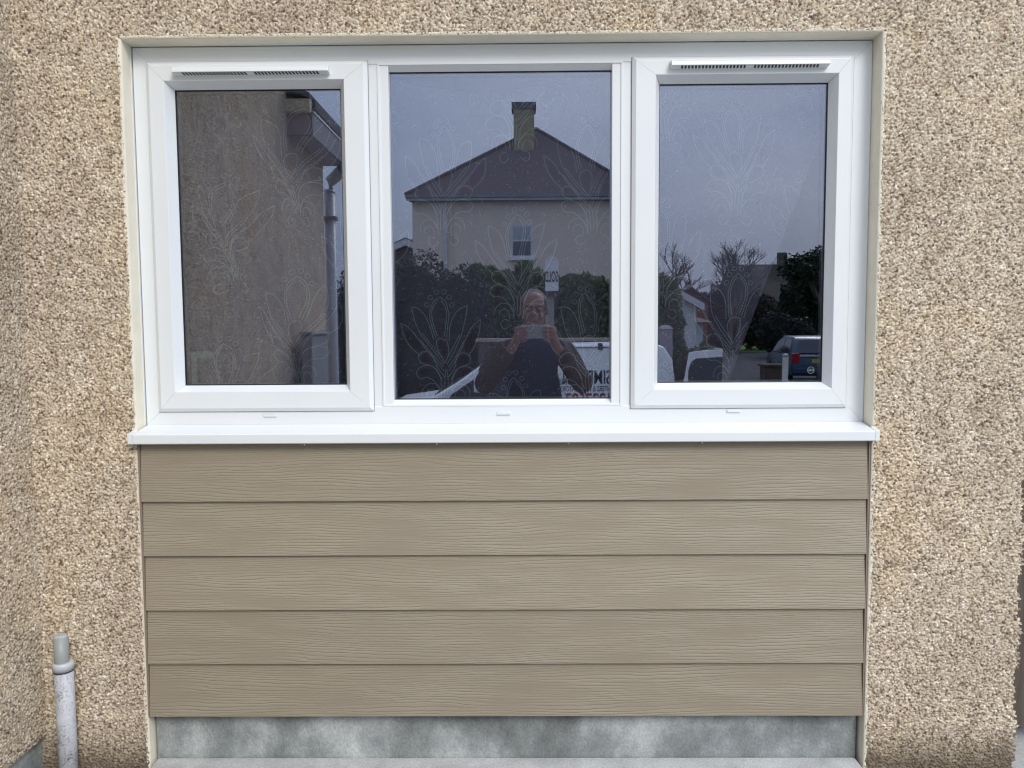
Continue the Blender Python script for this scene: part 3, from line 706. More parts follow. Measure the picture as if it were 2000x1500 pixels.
# ---- the photographer
M_skin = simple('skin', (.46, .28, .235), (.34, .19, .16), 22, .55, .4, .3, bscale=60, bdist=.004); M_hair = simple('greying_hair', (.14, .11, .10), (.20, .17, .16), 60, .8)
M_navy = simple('navy_fabric', (.022, .026, .055), (.03, .034, .065), 20, .85, .2, .3, bscale=60, bdist=.01)
M_brown = simple('tan_checked_sleeve', (.13, .09, .06), (.06, .045, .035), 40, .9, .2, .4, bscale=30, bdist=.02); M_jean = simple('dark_jeans', (.03, .035, .06), None, 20, .9)
M_shoe = simple('brown_shoe_leather', (.07, .045, .03), None, 20, .5)
py = -2.44
per = empty('person', (.085, py, -.33), 'man in navy gilet and tan sleeves holding up a phone, reflected in the centre pane', 'person')
b = MB(); hx, hy, hz = .083, py + .02, 1.292
b.ball((hx, hy, hz + .02), (.077, .095, .095), 20, 14); b.ball((hx, hy + .03, hz - .045), (.062, .066, .075), 18, 12)      # skull, jaw
b.ball((hx, hy + .105, hz - .012), (.012, .018, .026), 10, 8); b.ball((hx, hy + .115, hz - .026), (.017, .014, .011), 10, 8)  # nose
b.ball((hx, hy + .088, hz + .026), (.055, .014, .010), 12, 8)                                                             # brow
for sg in (-1, 1):
    b.ball((hx + sg * .079, hy, hz), (.010, .020, .032), 10, 8); b.ball((hx + sg * .032, hy + .084, hz + .003), (.015, .012, .011), 10, 8)
    b.ball((hx + sg * .038, hy + .074, hz - .036), (.024, .020, .022), 10, 8)
b.ball((hx, hy + .092, hz - .062), (.026, .012, .007), 10, 6); b.ball((hx, hy + .085, hz - .095), (.024, .020, .016), 10, 6)
b.capsule((hx, hy - .01, hz - .07), (hx, py - .01, 1.08), .058, .064)
b.capsule((hx - .02, py, 1.0), (hx + .02, py, .66), .135, .15, 16); b.capsule((hx - .12, py, 1.05), (hx + .12, py, 1.05), .07, .07)
sh = {-1: (hx - .185, py, 1.04), 1: (hx + .185, py, 1.04)}
el_ = {-1: (-.205, py + .07, .865), 1: (.365, py + .07, .865)}
wr = {-1: (-.035, py + .235, 1.085), 1: (.205, py + .235, 1.085)}
for sg in (-1, 1):
    b.capsule(sh[sg], el_[sg], .055, .042); b.capsule(el_[sg], wr[sg], .042, .027)
    b.capsule((hx + sg * .09, py, .60), (hx + sg * .11, py + .01, .13), .085, .055); b.capsule((hx + sg * .11, py + .01, .13), (hx + sg * .12, py, -.25), .055, .04)
# palms and fingers wrapped round the phone ends
PHX0, PHX1, PHZ0, PHZ1, PHY = .008, .168, 1.128, 1.205, -2.152
for sg in (-1, 1):
    ex_ = PHX0 if sg < 0 else PHX1
    palm = (ex_ + sg * .022, PHY - .030, 1.135)
    b.capsule(wr[sg], palm, .027, .026, 10)
    b.ball((ex_ + sg * .016, PHY - .026, 1.150), (.022, .016, .036), 12, 8)
    for k, (dz, ln, rr) in enumerate(((.046, .050, .0090), (.026, .056, .0092), (.007, .053, .0088), (-.011, .044, .0078))):
        z0 = 1.142 + dz; k1 = (ex_ + sg * .030, PHY - .012, z0 - .004); k2 = (ex_ + sg * .016, PHY + .008, z0 + .002)
        tip = (ex_ + sg * (.018 - ln), PHY + .0125, z0 + .004 - .002 * k)
        b.capsule((ex_ + sg * .022, PHY - .028, z0 - .008), k1, rr + .001, rr + .001, 8); b.capsule(k1, k2, rr + .001, rr, 8); b.capsule(k2, tip, rr, rr * .8, 8)
    b.capsule((ex_ + sg * .014, PHY - .030, 1.120), (ex_ - sg * .010, PHY - .024, 1.112), .0115, .0105, 8); b.capsule((ex_ - sg * .010, PHY - .024, 1.112), (ex_ - sg * .030, PHY - .018, 1.124), .0105, .009, 8)
bo = b.build('body', M_skin, per, smooth=True); smooth_remesh(bo, .0045, 2)
h = MB(); h.ball((hx, hy - .018, hz + .030), (.083, .092, .096), 20, 14)
for sg in (-1, 1): h.ball((hx + sg * .066, hy + .01, hz + .03), (.018, .045, .045), 10, 8)
h.build('hair', M_hair, per, smooth=True)
g = MB(); g.capsule((hx - .02, py, 1.0), (hx + .02, py, .64), .152, .170, 18).capsule((hx - .125, py, 1.045), (hx + .125, py, 1.045), .082, .082).capsule((hx, py, 1.05), (hx, py + .005, 1.115), .085, .075)
go = g.build('gilet', M_navy, per, smooth=True); smooth_remesh(go, .012, 3)
for sg in (-1, 1):
    g = MB(); g.capsule(sh[sg], el_[sg], .072, .064); mid = Vector(el_[sg]) * .22 + Vector(wr[sg]) * .78; g.capsule(el_[sg], mid, .062, .046)
    rs_ = random.Random(40 + sg)
    for _ in range(9):   # cloth folds
        t_ = rs_.random(); q_ = Vector(sh[sg]).lerp(Vector(el_[sg]), t_); g.tube([q_ + Vector((.068 * math.cos(k * .8), .068 * math.sin(k * .8) , .02 * math.cos(k * .8 + t_ * 6))) for k in range(6)], .012, 6)
    go = g.build('shirt_sleeve', M_brown, per, smooth=True); smooth_remesh(go, .008, 2)
g = MB()
for sg in (-1, 1):
    g.capsule((hx + sg * .085, py, .60), (hx + sg * .11, py + .012, .13), .105, .072); g.capsule((hx + sg * .11, py + .012, .13), (hx + sg * .12, py, -.23), .072, .058)
g.capsule((hx - .06, py, .62), (hx + .06, py, .62), .12, .12); go = g.build('trousers', M_jean, per, smooth=True); smooth_remesh(go, .012, 2)
for sg in (-1, 1): MB().capsule((hx + sg * .12, py - .04, -.275), (hx + sg * .13, py + .15, -.285), .048, .042).build('shoe', M_shoe, per, smooth=True)
g = MB()
for sg in (-1, 1):
    cxg = hx + sg * .034; pts = [(cxg + .027 * math.cos(q * .524), hy + .106, hz + .003 + .017 * math.sin(q * .524)) for q in range(13)]
    g.tube(pts, .0022, 6); g.tube([(hx + sg * .061, hy + .104, hz + .008), (hx + sg * .083, hy + .01, hz + .006)], .002, 6)
g.tube([(hx - .007, hy + .108, hz + .006), (hx + .007, hy + .108, hz + .006)], .002, 6); g.build('glasses', M_gasket, per)
ph = empty('phone', (.088, PHY, PHZ0), 'pale phone held sideways at chin height by the man in the centre pane', 'phone')
MB().box(PHX0, PHX1, PHY - .0045, PHY + .0045, PHZ0, PHZ1).build('phone_body', simple('pale_phone_shell', (.50, .53, .57), None, 5, .35), ph, bevel=.004)
MB().box(.016, .038, PHY + .0046, PHY + .0066, 1.165, 1.198).build('camera_bump', simple('dark_lens_cover', (.05, .055, .08), None, 5, .3), ph, bevel=.002)

# ---- foliage helper
def leaves(mb, n, pick, size, r, up=0):
    for _ in range(n):
        c = Vector(pick(r)); s_ = size * r.uniform(.6, 1.4)
        a = Vector((r.gauss(0, 1), r.gauss(0, 1), r.gauss(0, 1) * .8 + up)).normalized(); t = a.cross(Vector((r.gauss(0, 1), r.gauss(0, 1), r.gauss(0, 1)))).normalized()
        mb.add([c - a * s_, c + t * s_ * .45, c + a * s_, c - t * s_ * .45], [(0, 1, 2, 3)])
def mat_leaf(name, c1, c2, c3, sc=5):
    m, nt, b_ = base_mat(name, .6, .3); p = pos(nt); n = N(nt, 'ShaderNodeTexNoise', Scale=sc, Detail=8, Roughness=.8); nt.links.new(p, n.inputs['Vector'])
    r_ = ramp(nt, [(.3, c1), (.5, c2), (.7, c3)]); nt.links.new(n.outputs[0], r_.inputs[0]); nt.links.new(r_.outputs[0], b_.inputs['Base Color']); return m
M_hedged = mat_leaf('dark_shrub_leaf', (.02, .028, .022), (.04, .05, .04), (.09, .05, .05)); M_hedgeg = mat_leaf('green_hedge_leaf', (.06, .10, .03), (.12, .18, .05), (.19, .18, .06))
M_bush = mat_leaf('yellow_green_leaf', (.06, .08, .02), (.13, .16, .04), (.20, .15, .06)); M_twig = simple('bare_twig', (.10, .085, .07), (.16, .14, .12), 5, .9); M_bark = simple('bark', (.09, .075, .06), (.14, .12, .10), 8, .95)
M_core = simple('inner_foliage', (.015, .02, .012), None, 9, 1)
def bush(name, blobs, n, size, m, label, cat, seed, group=None):
    """blobs: list of (centre, radii)"""
    r = random.Random(seed); zb_ = min(c[2] - q[2] for c, q in blobs); cx_ = sum(c[0] for c, q in blobs) / len(blobs); cy_ = sum(c[1] for c, q in blobs) / len(blobs)
    t = empty(name, (cx_, cy_, zb_), label, cat, group)
    mb = MB(); core = MB(); tot = sum(q[0] * q[2] for c, q in blobs)
    for c, q in blobs:
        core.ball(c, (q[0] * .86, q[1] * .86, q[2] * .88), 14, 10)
        def pick(r, c=c, q=q):
            v = Vector((r.gauss(0, 1), r.gauss(0, 1), r.gauss(0, 1))).normalized(); k = r.uniform(.84, 1.06) + .08 * math.sin(v.x * 7 + v.z * 9 + seed)
            return (c[0] + v.x * q[0] * k, c[1] + v.y * q[1] * k, c[2] + v.z * q[2] * k)
        leaves(mb, int(n * q[0] * q[2] / tot), pick, size, r, .4)
    mb.build('foliage', m, t); core.build('branches', M_core, t); return t
bush('shrub', [((-2.3, -15.0, 1.0), (1.0, .8, 1.75)), ((-1.35, -15.0, .9), (.75, .7, 1.55)), ((-3.4, -15.1, .9), (.9, .8, 1.5)), ((-.95, -15.0, .5), (.5, .6, 1.2))], 16000, .05, M_hedged,
     'large dark purplish shrub behind the garden wall, reflected lower left of the centre pane', 'shrub', 3)
def hedge(name, x0, x1, y, d, z0, ztop, n, size, m, label, seed):
    r = random.Random(seed); t = empty(name, ((x0 + x1) / 2, y, z0), label, 'hedge'); mb = MB(); core = MB()
    for i in range(24):
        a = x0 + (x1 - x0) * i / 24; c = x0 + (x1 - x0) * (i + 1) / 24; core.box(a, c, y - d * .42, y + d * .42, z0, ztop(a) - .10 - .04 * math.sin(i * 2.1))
    def pick(r):
        x = r.uniform(x0, x1); zt = ztop(x) + .05 * math.sin(x * 5) + .03 * math.sin(x * 17)
        if r.random() < .35: return (x, y + r.uniform(-d / 2, d / 2), zt + r.uniform(-.12, .10))
        return (x, y + d / 2 * r.uniform(.8, 1.05), r.uniform(z0, zt))
    leaves(mb, n, pick, size, r, .8)
    mb.build('foliage', m, t); core.build('branches', M_core, t); return t
hedge('hedge', -1.2, 3.0, -17.0, 1.2, -.6, lambda x: 2.42 - .10 * x + (.18 if -.1 < x < .3 else 0), 15000, .06, M_hedgeg, 'clipped bright green hedge behind the man, below the pebbledashed house wall', 8)
bush('bush', [((2.9, -15.0, 1.4), (.62, .6, .85)), ((3.15, -15.0, .8), (.42, .5, .8))], 7000, .05, M_bush, 'yellow-green bush at the left edge of the right pane above the gatepost', 'bush', 9)
bush('low_shrub', [((4.0, -15.0, .35), (.35, .4, .42))], 1400, .05, M_bush, 'low green shrub by the far pavement above the white van door', 'bush', 12)
bush('shrub', [((-5.2, -12.5, .9), (.7, .6, 1.5)), ((-4.2, -12.8, .6), (.6, .6, 1.3))], 6000, .05, M_hedged, 'dark shrub beyond the downpipe at the right edge of the left pane', 'shrub', 14)
bush('bush', [((4.35, -9.6, .18), (.45, .3, .14)), ((3.6, -9.7, .1), (.4, .3, .14))], 1500, .04, M_bush, 'small low planting beside the wooden planter post in the right pane', 'bush', 15)

# ---- garden wall with a stone coping, and the gatepost
gw = empty('garden_wall', (.3, -14.0, -.6), 'low garden wall with a pale flat coping behind the white van', 'wall')
M_rubble = simple('rubble_wall', (.16, .14, .12), (.09, .08, .075), 9, .9, .2, .6, bscale=20, bdist=.03)
MB().box(-.85, 2.7, -14.15, -13.95, -.7, .87).build('wall_body', M_rubble, gw); MB().box(-.9, 2.74, -14.19, -13.90, .871, .945).build('coping', simple('coping_stone', (.42, .38, .30), (.34, .31, .25), 9, .8), gw, bevel=.01)
gp = empty('gatepost', (2.98, -14.0, -.6), 'square pinkish rendered gatepost below the yellow-green bush', 'gatepost')
M_pinkr = simple('pink_grey_render', (.40, .34, .36), (.34, .29, .30), 6, .8)
MB().box(2.84, 3.10, -14.13, -13.87, -.7, 1.12).build('post', M_pinkr, gp, bevel=.01); MB().hexa([(2.82, -14.15, 1.121), (3.12, -14.15, 1.121), (3.12, -13.85, 1.121), (2.82, -13.85, 1.121), (2.92, -14.05, 1.2), (3.02, -14.05, 1.2), (3.02, -13.95, 1.2), (2.92, -13.95, 1.2)]).build('cap', M_pinkr, gp)
fw = empty('boundary_wall', (4.7, -15.6, -.5), 'low brown brick boundary wall running behind the low shrub', 'wall')
MB().box(3.14, 4.5, -15.7, -15.5, -.6, .62).build('wall_body', simple('brown_brick', (.19, .11, .09), (.13, .08, .07), 14, .9), fw); MB().box(3.13, 4.53, -15.73, -15.47, .621, .67).build('coping', M_pinkr, fw)

# ---- estate agent sign
M_wpost = simple('pale_timber_post', (.36, .34, .31), (.26, .24, .22), 10, .8, stretch=(4, 4, .5)); M_whiteb = simple('white_board', (.75, .76, .80), (.68, .69, .74), 3, .5)
sg_ = empty('sign', (.39, -8.0, -.6), 'tall narrow white SOLD sign on a grey timber post behind the photographer', 'sign')
MB().box(.325, .445, -8.06, -7.98, -.65, 1.66).build('post', M_wpost, sg_, bevel=.004)
MB().box(.33, .50, -7.975, -7.945, 1.64, 2.04).box(.36, .47, -7.975, -7.945, 2.0401, 2.075).build('board', M_whiteb, sg_, bevel=.006)
MB().box(.31, .51, -7.978, -7.94, 1.575, 1.635).build('board_foot', simple('brown_bracket', (.10, .06, .07), None, 8, .6), sg_)
text_mesh('lettering', 'SOLD', .19, M_gasket, sg_, (.495, -7.943, 1.76), (R(90), 0, R(180)), .001, .002, .36)

# ---- white van with lettering
M_white = simple('white_vehicle_paint', (.84, .85, .86), (.80, .81, .83), 3, .3, .5); M_tint = simple('dark_vehicle_glass', (.035, .035, .055), (.02, .02, .03), 3, .08, .7)  # vehicle glass colour is lightened to paint in reflected sky
M_tyre = simple('tyre', (.02, .02, .02), None, 9, .8); M_chrome = simple('wheel_silver', (.35, .36, .38), None, 6, .35, metal=.7)
VY = -10.7; VB = -.93
van = empty('van', (0, VY - .85, VB), 'white tradesman van with dark and red lettering parked across the drive', 'van')
prof_ = [(-2.55, VB + .25), (2.52, VB + .25), (2.545, -.2), (2.54, .28), (2.50, .62), (2.36, .85), (2.15, .905), (1.4, .895), (.3, .875), (-.15, .83), (-.50, .655), (-1.00, .30), (-1.45, .03), (-2.1, -.06), (-2.45, -.25), (-2.58, -.5)]
v = MB(); v.prism(prof_, VY - 1.75, VY)
v.build('body', M_white, van, bevel=.06, smooth=True, seg=3)
def plate(poly, y, t=.004): return MB().prism(poly, y - t, y)
MB().prism([(-1.17, -.02), (.02, -.02), (.02, .66), (-.40, .57), (-.80, .30), (-1.14, .07)], VY - .01, VY + .006).build('side_window', M_tint, van)
MB().hexa([(-1.42, VY - 1.6, .06), (-1.40, VY - 1.6, .09), (-1.40, VY - .15, .09), (-1.42, VY - .15, .06), (-.56, VY - 1.55, .64), (-.53, VY - 1.55, .66), (-.53, VY - .2, .66), (-.56, VY - .2, .64)]).build('windscreen', M_tint, van)
for x in (-1.75, 1.55):
    wq = MB(); wq.tube([(x, VY - .16, VB + .32), (x, VY + .02, VB + .32)], .32, 24); wo = wq.build('wheel', M_tyre, van); MB().tube([(x, VY + .021, VB + .32), (x, VY + .028, VB + .32)], .2, 20).build('wheel_rim', M_chrome, wo)
MB().box(1.28, 1.35, VY - .08, VY + .02, .80, .91).build('roof_bracket', M_black, van, bevel=.01)
MB().box(.1, 2.2, VY - .03, VY + .012, .835, .850).build('roof_gutter', simple('grey_trim', (.2, .21, .22), None, 5, .5), van)
MB().box(-.75, -.6, VY + .0, VY + .16, .12, .34).build('wing_mirror', M_white, van, bevel=.03)
M_navyink = simple('dark_blue_lettering', (.03, .045, .07), None, 5, .5); M_redink = simple('red_lettering', (.28, .02, .05), None, 5, .5)
rt = (R(90), 0, R(180))
text_mesh('company_name', 'SIMPSON', .32, M_navyink, van, (1.50, VY + .004, .245), rt, .001, .004, .62)
text_mesh('small_lettering', '& SONS', .14, M_navyink, van, (1.05, VY + .004, .235), rt, .001, .003, .9)
text_mesh('trade_lettering', 'PAINTERS & DECORATORS', .125, M_navyink, van, (1.60, VY + .004, .125), rt, .001, .001, .62)
text_mesh('phone_number', '01227597', .25, M_redink, van, (1.62, VY + .004, -.085), rt, .001, .006, .88)
# open rear door, seen beyond the back corner
dm = MB()
for poly in ([(2.60, .32), (2.66, .32), (2.72, .60), (2.72, .61), (2.66, .76), (2.62, .66)], [(2.66, .76), (2.72, .61), (3.18, .675), (3.20, .80)],):
    dm.prism(poly[::-1] if False else poly, VY + .35, VY + .39)
dm = MB()
dm.prism([(2.60, .30), (2.665, .30), (2.665, .47), (2.70, .60), (2.78, .665), (3.205, .69), (3.205, .805), (2.95, .80), (2.68, .765)], VY + .36, VY + .40)
dm.box(2.60, 3.205, VY + .36, VY + .40, VB + .3, .10)
dr = dm.build('rear_door', M_white, van, bevel=.006)
MB().prism([(2.58, .101), (3.20, .101), (3.20, .688), (2.79, .663), (2.71, .60), (2.672, .47), (2.666, .30)], VY + .372, VY + .388).build('door_window', M_tint, dr)

# ---- house over the road with hipped roof
M_housed = simple('pale_tan_harling', (.84, .72, .60), (.76, .65, .54), 5, .9, .2, .4, detail=10, bscale=40, bdist=.02)
M_slate = simple('purple_brown_slate', (.14, .105, .105), (.09, .068, .07), 6, .8, .3, .4, stretch=(3, 3, 12), bscale=8, bdist=.03)
M_guttr = simple('grey_gutter', (.22, .24, .26), None, 5, .5); M_wpvc = simple('white_frame_paint', (.75, .76, .78), None, 5, .5)
M_dglass = simple('dark_window_glass', (.05, .055, .07), (.10, .11, .13), 2, .08, .8)
HY = -22.2
def house_(nm, label, x0, x1, y0, y1, z0, z1, m): 
    t = empty(nm, ((x0 + x1) / 2, (y0 + y1) / 2, z0), label, 'house'); MB().box(x0, x1, y0, y1, z0, z1).build('wall', m, t); return t
h1 = house_('house', 'large tan pebbledashed house with dark hipped roof, reflected in the centre pane', -3.25, 3.55, HY - 7, HY, -.7, 5.02, M_housed)
rf = MB(); a0, a1, b0, b1 = -3.42, 3.78, HY - 7.25, HY + .25; zr = 7.69; xr = .60
rf.add([(a0, b1, 5.16), (a1, b1, 5.16), (a1, b0, 5.16), (a0, b0, 5.16), (xr, HY - 3.0, zr + .15), (xr - .3, HY - 4.2, zr + .15)], [(0, 1, 4), (1, 2, 5, 4), (2, 3, 5), (3, 0, 4, 5), (3, 2, 1, 0)])
ro = rf.build('roof', M_slate, h1)
MB().tube([(a0, b1, 5.17), (xr, HY - 3.0, zr + .17)], .06, 6).tube([(a1, b1, 5.17), (xr, HY - 3.0, zr + .17)], .06, 6).build('ridge_tiles', M_slate, ro)
MB().box(-.16, .51, HY - 2.5, HY - 1.85, 6.2, 8.22).build('chimney', simple('mossy_stone', (.46, .39, .22), (.24, .20, .12), 9, .9), ro)
MB().box(-.22, .57, HY - 2.56, HY - 1.79, 8.221, 8.42).build('chimney_cap', M_rubble, ro)
MB().box(a0, a1, b1 - .1, b1 + .06, 5.06, 5.15).build('gutter', M_guttr, h1); MB().box(a0 + .02, a1, b1 - .09, b1 - .02, 4.985, 5.055).build('fascia', M_wpvc, h1); MB().box(a0 + .1, a1, HY + .002, b1 - .1, 4.97, 4.984).build('soffit', M_fascia, h1)
for x in (-2.24, -2.06): MB().tube([(x, HY + .06, 5.0), (x, HY + .06, -.6)], .045 if x < -2.2 else .03, 8).build('downpipe', M_wpvc if x < -2.2 else M_housed, h1)
def hwin(parent, x0, x1, z0, z1, y, bars=1, m=None):
    f = MB().box(x0, x1, y, y + .05, z0, z1).build('window', M_wpvc, parent); zm = z0 + (z1 - z0) * .52
    MB().box(x0 + .07, x1 - .07, y + .051, y + .056, z0 + .07, zm - .03).box(x0 + .07, x1 - .07, y + .051, y + .056, zm + .03, z1 - .07).build('panes', m or M_dglass, f)
    MB().box(x0 - .06, x1 + .06, y + .001, y + .12, z0 - .08, z0 - .001).build('sill', M_wpvc, f); return f
w1 = hwin(h1, -.26, .42, 3.27, 4.28, HY - .01)
MB().box(-.19, .35, HY + .047, HY + .0475, 3.83, 4.21).build('net_blind', simple('pale_blind', (.45, .5, .55), None, 3, .8), w1)

# ---- lesser houses
def gable_house(label, x0, x1, y0, y1, z0, ze, zr, wall, roof, board=None, chim=None, wins=(), along='y'):
    t = empty('house', ((x0 + x1) / 2, (y0 + y1) / 2, z0), label, 'house'); xm = (x0 + x1) / 2; ym = (y0 + y1) / 2
    if along == 'y':     # ridge runs away from the viewer, gable faces us
        MB().prism([(x0, z0), (x1, z0), (x1, ze), (xm, zr), (x0, ze)], y0, y1).build('wall', wall, t)
        s1 = (zr - ze) / (xm - x0); o = .25
        r_ = MB()
        for sg in (-1, 1):
            xe = xm + sg * ((xm - x0) + o); zz = ze - s1 * o
            r_.hexa([(min(xm, xe), y0 - .1, zz + .02 if sg < 0 else zr + .02), (max(xm, xe), y0 - .1, zr + .02 if sg < 0 else zz + .02), (max(xm, xe), y1 + .2, zr + .02 if sg < 0 else zz + .02), (min(xm, xe), y1 + .2, zz + .02 if sg < 0 else zr + .02),
                     (min(xm, xe), y0 - .1, zz + .14 if sg < 0 else zr + .14), (max(xm, xe), y0 - .1, zr + .14 if sg < 0 else zz + .14), (max(xm, xe), y1 + .2, zr + .14 if sg < 0 else zz + .14), (min(xm, xe), y1 + .2, zz + .14 if sg < 0 else zr + .14)])
        rr = r_.build('roof', roof, t)
        if board:
            b_ = MB()
            for sg in (-1, 1):
                xe = xm + sg * ((xm - x0) + o); zz = ze - s1 * o; q = [(xe, zz - .18), (xm, zr - .18), (xm, zr + .08), (xe, zz + .08)]
                b_.prism(q if sg < 0 else q[::-1], y1 + .201, y1 + .25)
            b_.build('bargeboard', board, t)
    else:
        MB().box(x0, x1, y0, y1, z0, ze).build('wall', wall, t)
        r_ = MB().prismx([(y1 + .3, ze - .05), (ym, zr), (y0 - .3, ze - .05), (y0 - .3, ze - .12), (y1 + .3, ze - .12)][::-1], x0 - .3, x1 + .3); rr = r_.build('roof', roof, t)
    if chim: MB().box(chim[0], chim[1], ym - .4, ym + .4, chim[2], chim[3]).build('chimney', M_rubble, rr)
    for w_ in wins: hwin(t, *w_, y1 + .005)
    return t
M_wr = simple('white_render', (.66, .68, .68), (.58, .60, .60), 2, .8); M_pk = simple('pink_render', (.36, .27, .30), (.30, .23, .25), 2, .8); M_brick = simple('orange_brick', (.26, .11, .065), (.17, .07, .05), 6, .9)
M_droof = simple('dark_brown_tile', (.035, .03, .022), (.05, .042, .03), 2, .85); M_bb = simple('white_bargeboard', (.72, .72, .74), None, 4, .5)
gable_house('small gabled house with white bargeboards beside the tan house, left edge of centre pane', -6.1, -3.0, -36, -30, -.6, 3.95, 4.62, M_rubble, M_slate, M_bb, (-4.66, -4.3, 4.3, 5.0))
gable_house('white bungalow gable peeping over the yellow-green bush in the right pane', 2.2, 6.7, -33, -28, -.6, 2.05, 3.3, M_wr, M_slate, M_bb)
gable_house('house with orange brick end wall and white lower front behind bare trees', 8.0, 10.0, -46, -40, -.6, 2.4, 3.1, M_brick, M_slate, None, None)
gable_house('flat white garage front with grey base, centre-left of the right pane', 6.42, 7.42, -34, -30, -.55, 1.35, 1.5, M_wr, M_slate, None, None, (), 'x')
gable_house('low dark-roofed bungalow with a mauve front behind the blue car', 22.3, 40.0, -90, -75, -.4, 2.7, 7.5, M_pk, M_droof, None, (27.3, 28.1, 6.6, 8.7), ((27.0, 28.4, 1.6, 2.9), (30.0, 31.6, 1.4, 2.9)), 'x')
gable_house('pale house half hidden behind the round dark tree in the right pane', 17.6, 22.5, -70, -62, -.4, 2.5, 4.8, M_pk, M_droof, None, None, ((18.5, 19.6, 1.0, 2.2),), 'x')

# ---- trees
def tree(label, x, y, z0, H, spread, seed, leafy=None, nlv=0, lean=0, group='trees beyond the road'):
    r = random.Random(seed); t = empty('tree', (x, y, z0), label, 'tree', group); tr = MB(); cr = MB(); tips = []
    def grow(p, d, L, rad, lv):
        q = p + d * L; mid = p + d * L * .5 + Vector((r.gauss(0, .04), r.gauss(0, .04), 0)) * L
        (tr if lv < 2 else cr).tube([p, mid, q], [rad, rad * .85, rad * .68], 7 if lv < 2 else (4 if lv < 3 else 3), cap=False)
        if lv >= 5: tips.append(q); return
        for k in range(3 if lv < 4 else 4):
            nd = (d + Vector((r.gauss(0, .42 * spread), r.gauss(0, .42 * spread), r.uniform(-.05, .35)))).normalized()
            st = p + d * L * r.uniform(.6, 1.0) if k else q
            grow(st, nd, L * r.uniform(.62, .84), rad * .62, lv + 1)
    grow(Vector((x, y, z0)), Vector((lean, 0, 1)).normalized(), H * .27, H * .022, 0)
    tr.build('trunk', M_bark, t)
    if leafy:
        lm = MB(); 
        def pick(r):
            c = r.choice(tips); return (c.x + r.gauss(0, .25), c.y + r.gauss(0, .25), c.z + r.gauss(0, .2))
        leaves(lm, nlv, pick, .12, r); cr2 = cr.build('crown', M_twig, t); lm.build('foliage', leafy, cr2)
    else: cr.build('crown', M_twig, t)
    return t
tree('leafless grey tree rising behind the bungalow gable at the left of the right pane', 9.2, -46, -.5, 8.2, 1.15, 1)
tree('tall leafless tree with tangled twigs in the middle of the right pane', 12.6, -44, -.5, 8.0, 1.15, 2)
tree('smaller leafless tree between the tangled tree and the dark roof', 15.6, -52, -.5, 7.4, 1.2, 4)
tree('leafless street tree standing left of the tangled middle tree', 11.2, -40, -.5, 6.2, 1.2, 7)
M_everg = mat_leaf('evergreen_needles', (.01, .016, .008), (.02, .03, .012), (.03, .04, .018))
tree('dark evergreen tree with spiky top at the right edge of the right pane', 18.9, -47, -.5, 7.6, 1.5, 5, M_everg, 9000)
bush('tree', [((22.4, -57, 3.2), (1.9, 1.6, 3.4)), ((20.4, -57, 2.2), (1.2, 1.3, 2.3))], 8000, .15, M_everg, 'dark mass of an evergreen tree against the sky behind the dark roof', 'tree', 19)
bush('thicket', [((11.2, -50, 1.3), (1.9, 1.2, 2.1)), ((13.4, -50, 1.6), (1.9, 1.2, 2.2)), ((15.6, -50, 1.4), (1.5, 1.2, 1.9))], 9000, .13, mat_leaf('brown_twig_mass', (.05, .04, .035), (.10, .075, .06), (.13, .10, .085)), 'brown twiggy thicket under the bare trees in the middle of the right pane', 'thicket', 20)
bush('evergreen_shrub', [((13.6, -40, .75), (.9, .8, 1.1)), ((14.9, -40, .6), (.7, .7, .95))], 3500, .09, M_hedged, 'round dark evergreen shrub in front of the pale half-hidden house', 'shrub', 21)
hedge('hedge', 16.8, 25, -68, 1.5, -.5, lambda x: .75 + .06 * math.sin(x), 3500, .12, M_hedged, 'long dark hedge in front of the mauve bungalow', 31)

sheet(list(np.linspace(13, 40, 20)), list(np.linspace(-76, -47, 16)), .03, 'verge', simple('verge_grass', (.10, .19, .03), (.13, .22, .04), 4, .95))

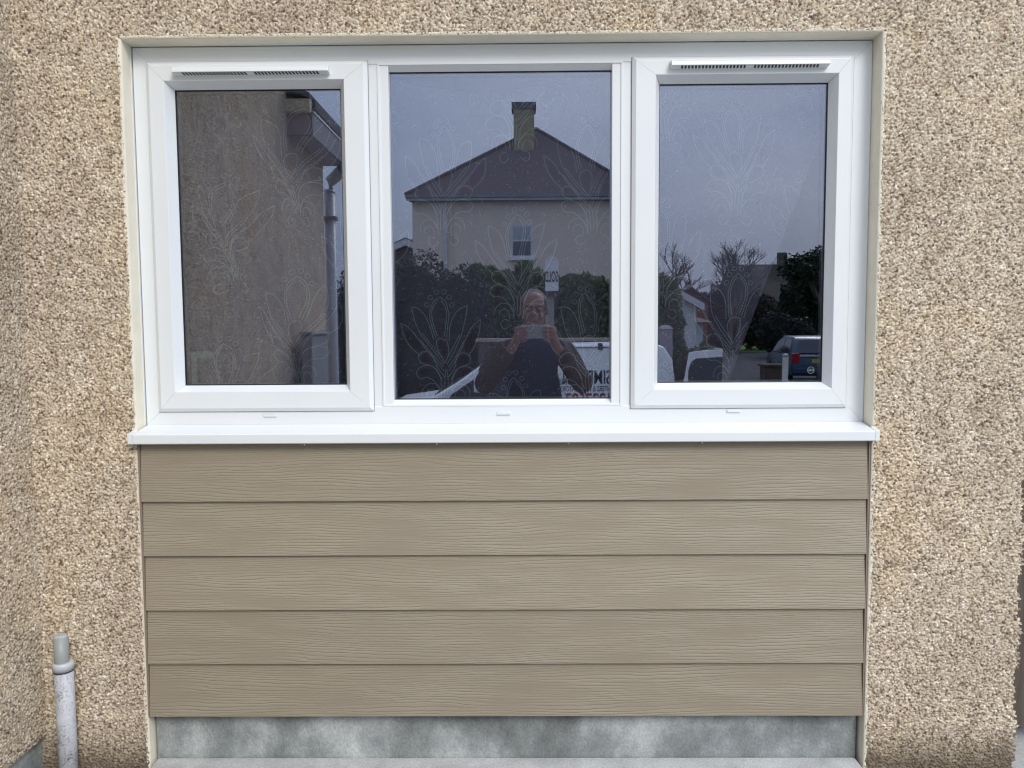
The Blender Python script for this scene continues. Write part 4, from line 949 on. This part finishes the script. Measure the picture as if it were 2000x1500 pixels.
# ---- blue hatchback
def car(label, x, y, z, rot):
    t = empty('car', (0, 0, 0), label, 'car'); W2 = .84
    side_ = [(-1.9, .30), (1.98, .30), (2.0, .62), (1.93, .90), (1.62, 1.30), (1.45, 1.42), (.0, 1.46), (-.55, 1.30), (-1.05, .95), (-1.75, .82), (-1.95, .6)]
    M_blue = simple('blue_car_paint', (.014, .045, .085), (.02, .055, .10), 2, .25, .6)
    mb = MB(); n = len(side_)
    lo = [(-1.95, .30), (2.0, .30), (2.02, .62), (1.95, .92), (-1.05, .93), (-1.78, .82), (-1.96, .6)]
    mb.prism(lo, -W2, W2); up_ = [(-1.05, .93), (1.95, .92), (1.62, 1.32), (1.42, 1.43), (.0, 1.46), (-.50, 1.33)]
    vs = [(px_, -W2 * (1 if pz < 1 else .80), pz) for px_, pz in up_] + [(px_, W2 * (1 if pz < 1 else .80), pz) for px_, pz in up_]
    m_ = len(up_); mb.add(vs, [tuple(range(m_)), tuple(range(2 * m_ - 1, m_ - 1, -1))] + [(i, i + m_, (i + 1) % m_ + m_, (i + 1) % m_) for i in range(m_)])
    mb.build('body', M_blue, t, bevel=.04, smooth=True, seg=3)
    MB().hexa([(1.925, -.66, .97), (1.955, -.66, .97), (1.955, .66, .97), (1.925, .66, .97), (1.64, -.55, 1.33), (1.66, -.55, 1.35), (1.66, .55, 1.35), (1.64, .55, 1.33)]).build('rear_window', M_tint, t)
    for sg in (-1, 1):
        q = [(-.85, .96), (.55, .96), (.50, 1.36), (-.02, 1.39), (-.45, 1.28)]; q2 = [(.62, .96), (1.70, .96), (1.42, 1.34), (.58, 1.37)]
        for qq in (q, q2):
            mbx = MB(); f = lambda z_: sg * (W2 * (1 - .2 * (z_ - .93) / .5) + .008)
            nq = len(qq); mbx.add([(a, f(c), c) for a, c in qq] + [(a, f(c) - sg * .02, c) for a, c in qq], [tuple(range(nq)), tuple(range(2 * nq - 1, nq - 1, -1))] + [(i, i + nq, (i + 1) % nq + nq, (i + 1) % nq) for i in range(nq)]); mbx.build('side_window', M_tint, t)
        MB().box(1.93, 2.03, sg * .62, sg * .83, .68, .96).build('tail_light', simple('red_lens', (.35, .01, .02), None, 3, .2), t, bevel=.01)
        for xx in (-1.22, 1.22):
            wo = MB().tube([(xx, sg * .68, .30), (xx, sg * .85, .30)], .30, 20).build('wheel', M_tyre, t); MB().tube([(xx, sg * .851, .30), (xx, sg * .862, .30)], .19, 16).build('wheel_rim', M_chrome, wo)
    MB().box(1.995, 2.02, -.60, .60, .87, .925).build('chrome_strip', simple('bright_trim', (.7, .72, .74), None, 3, .25, metal=.4), t)
    MB().box(1.96, 2.08, -.80, .80, .36, .55).build('bumper', M_blue, t, bevel=.03); MB().box(2.022, 2.028, -.26, .26, .68, .79).build('number_plate', simple('yellow_plate', (.55, .45, .05), None, 3, .5), t)
    MB().tube([(1.97, .1, .98), (1.90, -.35, 1.02)], .012, 6).build('wiper', M_black, t)
    t.location = (x, y, z); t.rotation_euler = (0, 0, R(rot)); return t
car('blue hatchback parked with its tail towards the window, lower right of the right pane', 9.05, -23.0, -.62, 97)

# ---- post, bollard
po = empty('planter', (4.2, -11.0, -.64), 'short square brown timber planter in front of the blue car', 'planter')
MB().box(4.05, 4.36, -11.15, -10.85, -.7, .50).build('box', M_wood, po, bevel=.01); MB().box(4.02, 4.39, -11.18, -10.82, .501, .54).build('rim', M_wood, po, bevel=.005)
bl = empty('bollard', (2.76, -6.0, -.9), 'slim pale metal post in front of the blue car in the right pane', 'bollard')
MB().tube([(2.76, -6, -.95), (2.76, -6, .86)], .03, 14).build('post', simple('galvanised_steel', (.5, .49, .44), (.4, .4, .36), 9, .4, metal=.3), bl, smooth=True); MB().ball((2.76, -6, .87), (.034, .034, .025), 12, 8).build('cap', M_chrome, bl, smooth=True)
